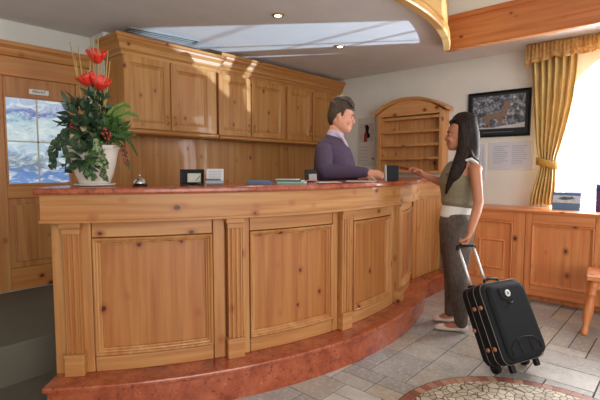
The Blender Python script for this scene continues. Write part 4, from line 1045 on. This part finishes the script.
# ---- woman
fw = Vector((-.39, .92, 0)).normalized(); lw = Vector((-fw.y, fw.x, 0)); UP = Vector((0, 0, 1))
Ow = Vector((3.20, 1.345, 0))
def W(px, py, s_): return atplane(px, py, Ow + lw*s_, lw)
wo = thing('person', 'woman in an olive waistcoat and grey trousers handing something over the counter, pulling a suitcase', 'person', Ow, 'people at the reception')
tors = [(153.5, 457, 471, .048), (158, 456, 474, .075), (162, 452, 479, .125), (168, 447, 481, .158), (174, 443, 481.5, .155), (181, 441.5, 480.5, .145), (190, 442.5, 478, .13), (199, 443.5, 475.5, .122), (207, 442, 474.5, .132), (216, 440, 474.5, .152), (226, 439, 474.5, .165), (236, 439.5, 473, .165)]
def trow(rows, grow=1., s_=0, dpx=0):
    out = []
    for py, a, c, hw_ in rows:
        pa, pc = W(a + dpx, py, s_), W(c + dpx, py, s_); out.append(((pa + pc)/2, hw_*grow, (pc - pa).length/2*grow))
    return out
def leg(rows, s_, grow=1.):
    out = []
    for py, a, c in rows:
        pa, pc = W(a, py, s_), W(c, py, s_); r_ = (pc - pa).length/2; out.append(((pa + pc)/2, r_*grow*.97, r_*grow))
    return out
nearleg = [(222, 443, 473.5), (236, 443, 472.5), (252, 444.5, 471), (266, 446.8, 469), (278, 448, 467), (292, 449.5, 467.8), (306, 451.5, 469), (317, 453.5, 468), (324, 454.5, 467.5)]
farleg = [(222, 440, 470), (236, 439.5, 468), (252, 440, 465), (266, 442.5, 462), (278, 444, 460.5), (292, 444.5, 459), (304, 444.5, 457), (313, 444.5, 455.5)]
sN, sF = .085, -.105
hand_g = (sp_((hw0 + hw1)/2, HT + .012, .125))
sh_n, el_n = W(475.5, 167, .165), W(478.5, 204, .235)
wr_n = hand_g + Vector((0, 0, .088)) - fw*.03 + lw*(-.01)
sh_f, el_f = W(458, 166, -.15), W(446, 184, -.19); wr_f = W(423.5, 174.8, -.15)
Hw = .232
chin = W(459.6, 150.3, 0)
b = MB()
b.loft(trow(tors, .93), lw, 24)
b.loft([(W(464, 160, 0), .055, .05), (W(463.5, 153, 0), .046, .047), (W(463, 145, 0), .046, .05)], lw, 16)
PW_ = head_mesh(b, chin, fw, lw, UP, Hw, .93, False)
b.loft([(sh_n - UP*.012 + lw*-.02, .05, .045), (sh_n + UP*-.03, .041, .043), (sh_n.lerp(el_n, .5), .037, .038), (el_n, .033, .034)], fw, 14)
b.loft([(el_n, .033, .034), (el_n.lerp(wr_n, .3), .034, .034), (el_n.lerp(wr_n, .7), .027, .027), (wr_n, .021, .024)], fw, 14)
b.loft([(sh_f - UP*.01, .048, .045), (sh_f.lerp(el_f, .5), .038, .038), (el_f, .034, .034)], lw, 14)
b.loft([(el_f, .034, .034), (el_f.lerp(wr_f, .35), .034, .033), (wr_f, .022, .024)], UP, 14)
hand_mesh(b, wr_n, hand_g - wr_n + Vector((0, 0, .0)), fw*1 + lw*.1, -1, (55, 75, 55), .93, .02, .7)
dirf = (W(407, 167.5, -.15) - wr_f)
hand_mesh(b, wr_f, dirf, Vector((0, 0, -1)) + lw*.9, 1, (18, 34, 26), .92, .05, .75)
for rows, s_ in ((nearleg, sN), (farleg, sF)): b.loft(leg(rows, s_, .86), lw, 16)
def foot(b, px0, px1, s_, py, kind):
    f0, f1 = (W(px0, py, s_) - Ow).dot(fw), (W(px1, py, s_) - Ow).dot(fw); base = Ow + lw*s_; L_ = f1 - f0
    q = lambda t_, z: base + fw*(f0 + L_*t_) + UP*z
    if kind == 'skin':
        b.loft([(q(.12, .045), .024, .032), (q(.25, .048), .027, .036), (q(.42, .044), .032, .034), (q(.62, .032), .035, .024), (q(.82, .024), .034, .016), (q(.93, .02), .026, .011)], lw, 14)
        b.loft([(q(.22, .05), .03, .034), (q(.22, .09), .03, .033), (q(.21, .13), .031, .034)], lw, 14)
    else:
        b.loft([(q(.045, .035), .022, .028), (q(.12, .031), .03, .027), (q(.3, .027), .033, .022), (q(.5, .025), .037, .021), (q(.7, .026), .042, .022), (q(.86, .023), .039, .019), (q(.955, .019), .026, .014)], lw, 16)
foot(b, 466, 435.5, sN, 334, 'skin'); foot(b, 455, 433.5, sF, 325, 'skin')
b.build_union('body', skin_w, wo, .0055, 3)
lipw = plain('lip_rose', (176, 96, 88), .4); browb = plain('brow_dark', (40, 28, 22), .7)
face_parts(PW_, Hw, fw, lw, UP, wo, None, lipw, browb)
# tank top, waistcoat
tank = plain('white_jersey', (226, 222, 218), .8, 0, .03, 30)
b = MB(); b.loft([(p_, min(a_, .128 + .002*i_), b_) for i_, (p_, a_, b_) in enumerate(trow(tors[3:9], 1.0))] + trow([(216.5, 440, 474, .152)], 1.03), lw, 24)
for s_ in (-1, 1): b.loft([(W(480.5, 178, .09*s_), .03, .010), (W(480.3, 170, .112*s_), .03, .010), (W(476.5, 162.5, .122*s_), .026, .012), (W(471, 159, .118*s_), .026, .012), (W(464, 161, .112*s_), .022, .012)], lw, 10)
for s_ in (-1, 1): b.loft([(W(452, 172, .115*s_), .022, .012), (W(459, 162.5, .108*s_), .022, .012), (W(470, 159.5, .108*s_), .022, .012), (W(480, 168, .115*s_), .022, .012)], lw, 10)
b.build_union('tank_top', tank, wo, .005, 3)
t = NT('olive_cloth'); nn = t.noise(t.pos(), 120, 3); M['olive'] = t.done(t.ramp(nn, [(.3, lin((112, 102, 80))), (.7, lin((142, 130, 104)))]), .7)
vest = [(161.5, 454, 473.5, .085), (165.5, 448.5, 477, .118), (170, 445.5, 478, .128), (176, 441.5, 478, .14), (182, 440, 480, .145), (190, 441.3, 479, .137), (198, 442.2, 476.8, .13), (203, 441.3, 476, .134)]
b = MB(); b.loft([r for r in trow(vest, 1.06)], lw, 24)
for s_ in (-1, 1): b.loft([(W(447, 173, .10*s_), .034, .016), (W(454, 164, .098*s_), .03, .014), (W(463, 158.5, .095*s_), .026, .012), (W(470, 160, .095*s_), .024, .012), (W(475, 172, .1*s_), .03, .012)], lw, 10)
b.build_union('waistcoat', M['olive'], wo, .005, 2)
b = MB()
b.build('buttons', M['black'], wo) if False else b.bm.free()
# trousers, shoes
t = NT('grey_denim'); nn = t.noise(t.pos((1, 1, .4)), 60, 4, .6); M['denim'] = t.done(t.ramp(nn, [(.3, lin((72, 63, 58))), (.7, lin((106, 94, 86)))]), .8)
b = MB(); b.loft(trow([(213.5, 441, 474, .148), (222, 439.3, 475, .166), (232, 439, 474.5, .170), (238, 440, 473, .165)], 1.02), lw, 24)
b.loft(leg(nearleg, sN, 1.02), lw, 18); b.loft(leg(farleg, sF, 1.02), lw, 18)
tr_ = b.build_union('trousers', M['denim'], wo, .006, 3)
shoe = plain('blush_shoe', (236, 216, 208), .55, 0, .03)
for px0, px1, s_, py in ((467, 434.5, sN, 334.5), (456, 432.5, sF, 325.5)):
    b = MB(); foot(b, px0, px1, s_, py, 'shoe'); b.build_union('shoe', shoe, wo, .004, 2)
# long dark hair
t = NT('dark_hair'); nn = t.noise(t.pos((1, 1, .06)), 160, 3, .6); t.bump(nn, .3, .002); M['hair'] = t.done(t.ramp(nn, [(.42, lin((12, 8, 7))), (.66, lin((58, 40, 31)))]), .62, spec=.25)
hairrows = [(118.3, 451, 474.5, .060), (121.5, 449.6, 477, .078), (126, 453, 478.5, .086), (131, 456, 479.3, .087), (138, 457.3, 480, .087), (146, 458, 480.3, .085), (154, 458.5, 479.8, .088), (160, 459, 478.5, .092), (164, 460, 475.5, .092)]
b = MB(); b.loft(trow(hairrows, 1), lw, 26)
for s_ in (1, -1):
    b.loft([(W(462.5, 124, .066*s_), .03, .022), (W(463, 134, .078*s_), .034, .020), (W(463, 146, .080*s_), .036, .022), (W(461.5, 156, .100*s_), .046, .026), (W(459, 166, .138*s_), .052, .024), (W(454.5, 176, .142*s_), .042, .02), (W(449.5, 186, .122*s_), .028, .015), (W(446, 193.5, .098*s_), .012, .008)], fw, 14)
    b.loft([(W(468, 150, .07*s_), .03, .03), (W(472, 158, .075*s_), .045, .02), (W(477.5, 162, .07*s_), .045, .016), (W(481, 168, .05*s_), .025, .01)], lw, 12)
    b.loft([(W(456, 118.5, .03*s_), .03, .012), (W(450.2, 121.5, .04*s_), .03, .008), (W(450.5, 124, .058*s_), .014, .007)], lw, 10)
b.build_union('hair', M['hair'], wo, .0055, 3)

# ---- man
fm = Vector((.5, -.866, 0)).normalized(); rm = Vector((fm.y, -fm.x, 0)); lm = -rm
Om = Vector((3.017, 2.33, 0))
def Mn(px, py, s_): return atplane(px, py, Om + rm*s_, rm)
mo = thing('person', 'smiling man in a purple sweater standing behind the reception counter', 'person', Om, 'people at the reception')
mt_ = [(139.5, 324, 344, .085), (144, 318.5, 347.5, .150), (149, 316, 349.5, .195), (156, 315, 352, .205), (165, 314.5, 354.5, .195), (175, 314.5, 355.8, .188), (185, 315.5, 356, .182), (196, 316.5, 354.5, .182)]
def mrow(rows, g=1.):
    out = []
    for py, a, c, hw_ in rows:
        pa, pc = Mn(a, py, 0), Mn(c, py, 0); out.append(((pa + pc)/2, hw_*g, (pc - pa).length/2*g))
    return out
Hm = .258
upm = (UP + fm*.16).normalized(); fmh = (fm - UP*.16).normalized()
chm = Mn(339.3, 131.8, 0)
shr, elr = Mn(323.5, 151, .185), Mn(325, 171.5, .28); wrr = atd(367, 172.3, 3.42)
shl, ell = Mn(336, 150, -.19), Mn(348, 177, -.22); wrl = atd(359, 178, 3.5)
b = MB()
b.loft(mrow(mt_, .93) , rm, 24)
hip = Om + UP*.0
b.loft([(Mn(335, 196, 0), .165, .13), (Om + UP*.86, .165, .125), (Om + UP*.78, .16, .115)], rm, 18)
for s_ in (-1, 1):
    q = lambda z, ff=0: Om + rm*.095*s_ + fm*ff + UP*z
    b.loft([(q(.88), .08, .095), (q(.7), .075, .085), (q(.48), .058, .062), (q(.3), .052, .058), (q(.1), .038, .042)], rm, 16)
    b.loft([(q(.05, -.05), .035, .04), (q(.045, .05), .04, .038), (q(.03, .14), .042, .024)], rm, 12)
b.loft([(Mn(333, 144, 0), .068, .066), (Mn(335, 136, 0), .060, .062), (Mn(337, 127, 0), .058, .066)], rm, 16)
PM_ = head_mesh(b, chm, fmh, lm, upm, Hm, 1.08)
b.loft([(shr, .055, .055), (elr, .04, .042), (elr.lerp(wrr, .3), .042, .042), (wrr, .027, .03)], fm, 14)
b.loft([(shl, .055, .055), (ell, .04, .042), (ell.lerp(wrl, .3), .042, .042), (wrl, .027, .03)], fm, 14)
hand_mesh(b, wrr, atd(386, 174.5, 3.36) - wrr, Vector((0, 0, -1)) - rm*.6 , -1, (20, 30, 24), 1.05, .05, .5)
hand_mesh(b, wrl, atd(376, 179, 3.40) - wrl, Vector((0, 0, -1)) + rm*.4, 1, (22, 32, 26), 1.0, .05, .5)
b.build_union('body', skin_m, mo, .0058, 3)
browm = plain('brow_grey', (92, 74, 62), .7)
face_parts(PM_, Hm, fmh, lm, upm, mo, None, plain('lip_man', (178, 98, 88), .45), browm, 1)
t = NT('purple_wool'); nn = t.noise(t.pos(), 260, 2); t.bump(nn, .4, .002); M['wool'] = t.done(t.ramp(nn, [(.3, lin((64, 50, 74))), (.7, lin((94, 78, 102)))]), .9)
b = MB(); b.loft(mrow(mt_[0:], 1.03) , rm, 26)
for sh_, el_, wr_ in ((shr, elr, wrr), (shl, ell, wrl)):
    b.loft([(sh_ - rm*0 + UP*.015, .07, .068), (sh_.lerp(el_, .5), .067, .07), (el_, .062, .068)], fm, 16)
    we = el_.lerp(wr_, .98)
    b.loft([(el_, .068, .06), (el_.lerp(wr_, .35), .060, .056), (el_.lerp(wr_, .8), .046, .047), (we, .039, .042)], UP, 16)
b.build_union('sweater', M['wool'], mo, .0062, 4)
b = MB(); b.loft([(Mn(332.5, 144, 0), .096, .09), (Mn(334.5, 138.5, 0), .076, .078), (Mn(335.8, 132.5, 0), .068, .071)], rm, 20)
for s_ in (-1, 1):
    b.loft([(Mn(337, 133, .055*s_), .02, .018), (Mn(342, 137.5, .05*s_), .026, .016), (Mn(346.5, 145, .03*s_), .022, .012), (Mn(348.5, 150, .012*s_), .01, .008)], rm, 10)
b.build_union('shirt_collar', plain('lavender_shirt', (196, 180, 206), .7), mo, .005, 2)
t = NT('brown_hair'); nn = t.noise(t.pos(), 120, 3, .6); t.bump(nn, .6, .006); M['hair_m'] = t.done(t.ramp(nn, [(.4, lin((40, 28, 22))), (.72, lin((104, 82, 62)))]), .55)
P = PM_
b = MB()
# cap of hair over the crown, full at the back, open round the face and ears
b.loft([(P(-.06, 0, 1.005), .26*Hm, .36*Hm), (P(-.05, 0, .93), .32*Hm, .42*Hm), (P(-.05, 0, .84), .345*Hm, .43*Hm), (P(-.09, 0, .76), .355*Hm, .41*Hm), (P(-.16, 0, .65), .36*Hm, .345*Hm), (P(-.22, 0, .54), .355*Hm, .285*Hm), (P(-.26, 0, .42), .335*Hm, .235*Hm), (P(-.28, 0, .30), .28*Hm, .17*Hm), (P(-.27, 0, .22), .2*Hm, .11*Hm)], lm, 24)
for s_ in (-1, 1):
    b.loft([(P(.08, .31*s_, .80), .07*Hm, .05*Hm), (P(.06, .325*s_, .64), .06*Hm, .035*Hm), (P(.05, .325*s_, .50), .035*Hm, .025*Hm)], fm, 10)
for y in (-.2, -.07, .07, .2):
    b.loft([(P(-.05, y, 1.03), .1*Hm, .07*Hm), (P(.16, y*1.1, .99), .1*Hm, .07*Hm), (P(.29, y*1.15, .90), .08*Hm, .05*Hm), (P(.355, y*1.2, .80), .04*Hm, .03*Hm)], lm, 10)
b.build_union('hair', M['hair_m'], mo, .005, 2)
t = NT('dark_trouser'); M['trouser'] = t.done(lin((48, 48, 56)), .8)
b = MB(); b.loft([(Mn(335, 194, 0), .182, .145), (Om + UP*.86, .178, .138), (Om + UP*.76, .172, .125)], rm, 18)
for s_ in (-1, 1):
    q = lambda z, ff=0: Om + rm*.095*s_ + fm*ff + UP*z
    b.loft([(q(.84), .088, .105), (q(.7), .083, .095), (q(.48), .07, .075), (q(.3), .064, .07), (q(.07), .056, .062)], rm, 16)
b.build_union('trousers', M['trouser'], mo, .008, 3)
for s_ in (-1, 1):
    q = lambda z, ff=0: Om + rm*.095*s_ + fm*ff + UP*z
    b = MB(); b.loft([(q(.045, -.07), .042, .042), (q(.045, .05), .048, .044), (q(.035, .14), .05, .033), (q(.03, .19), .036, .022)], rm, 14); b.build_union('shoe', M['black'], mo, .006, 2)
# folded card in the woman's fingers
q = W(407, 168.3, -.15)
b = MB(); b.box(q + fw*.02, (.085, .054, .0015), Matrix.Rotation(atan2(fw.y, fw.x), 3, 'Z') @ Matrix.Rotation(radians(-14), 3, 'Y') @ Matrix.Rotation(radians(25), 3, 'X')); tag(b.build('key_card', plain('brown_card', (146, 84, 62), .5)), 'small brown card held out in the woman\'s fingertips', 'card')
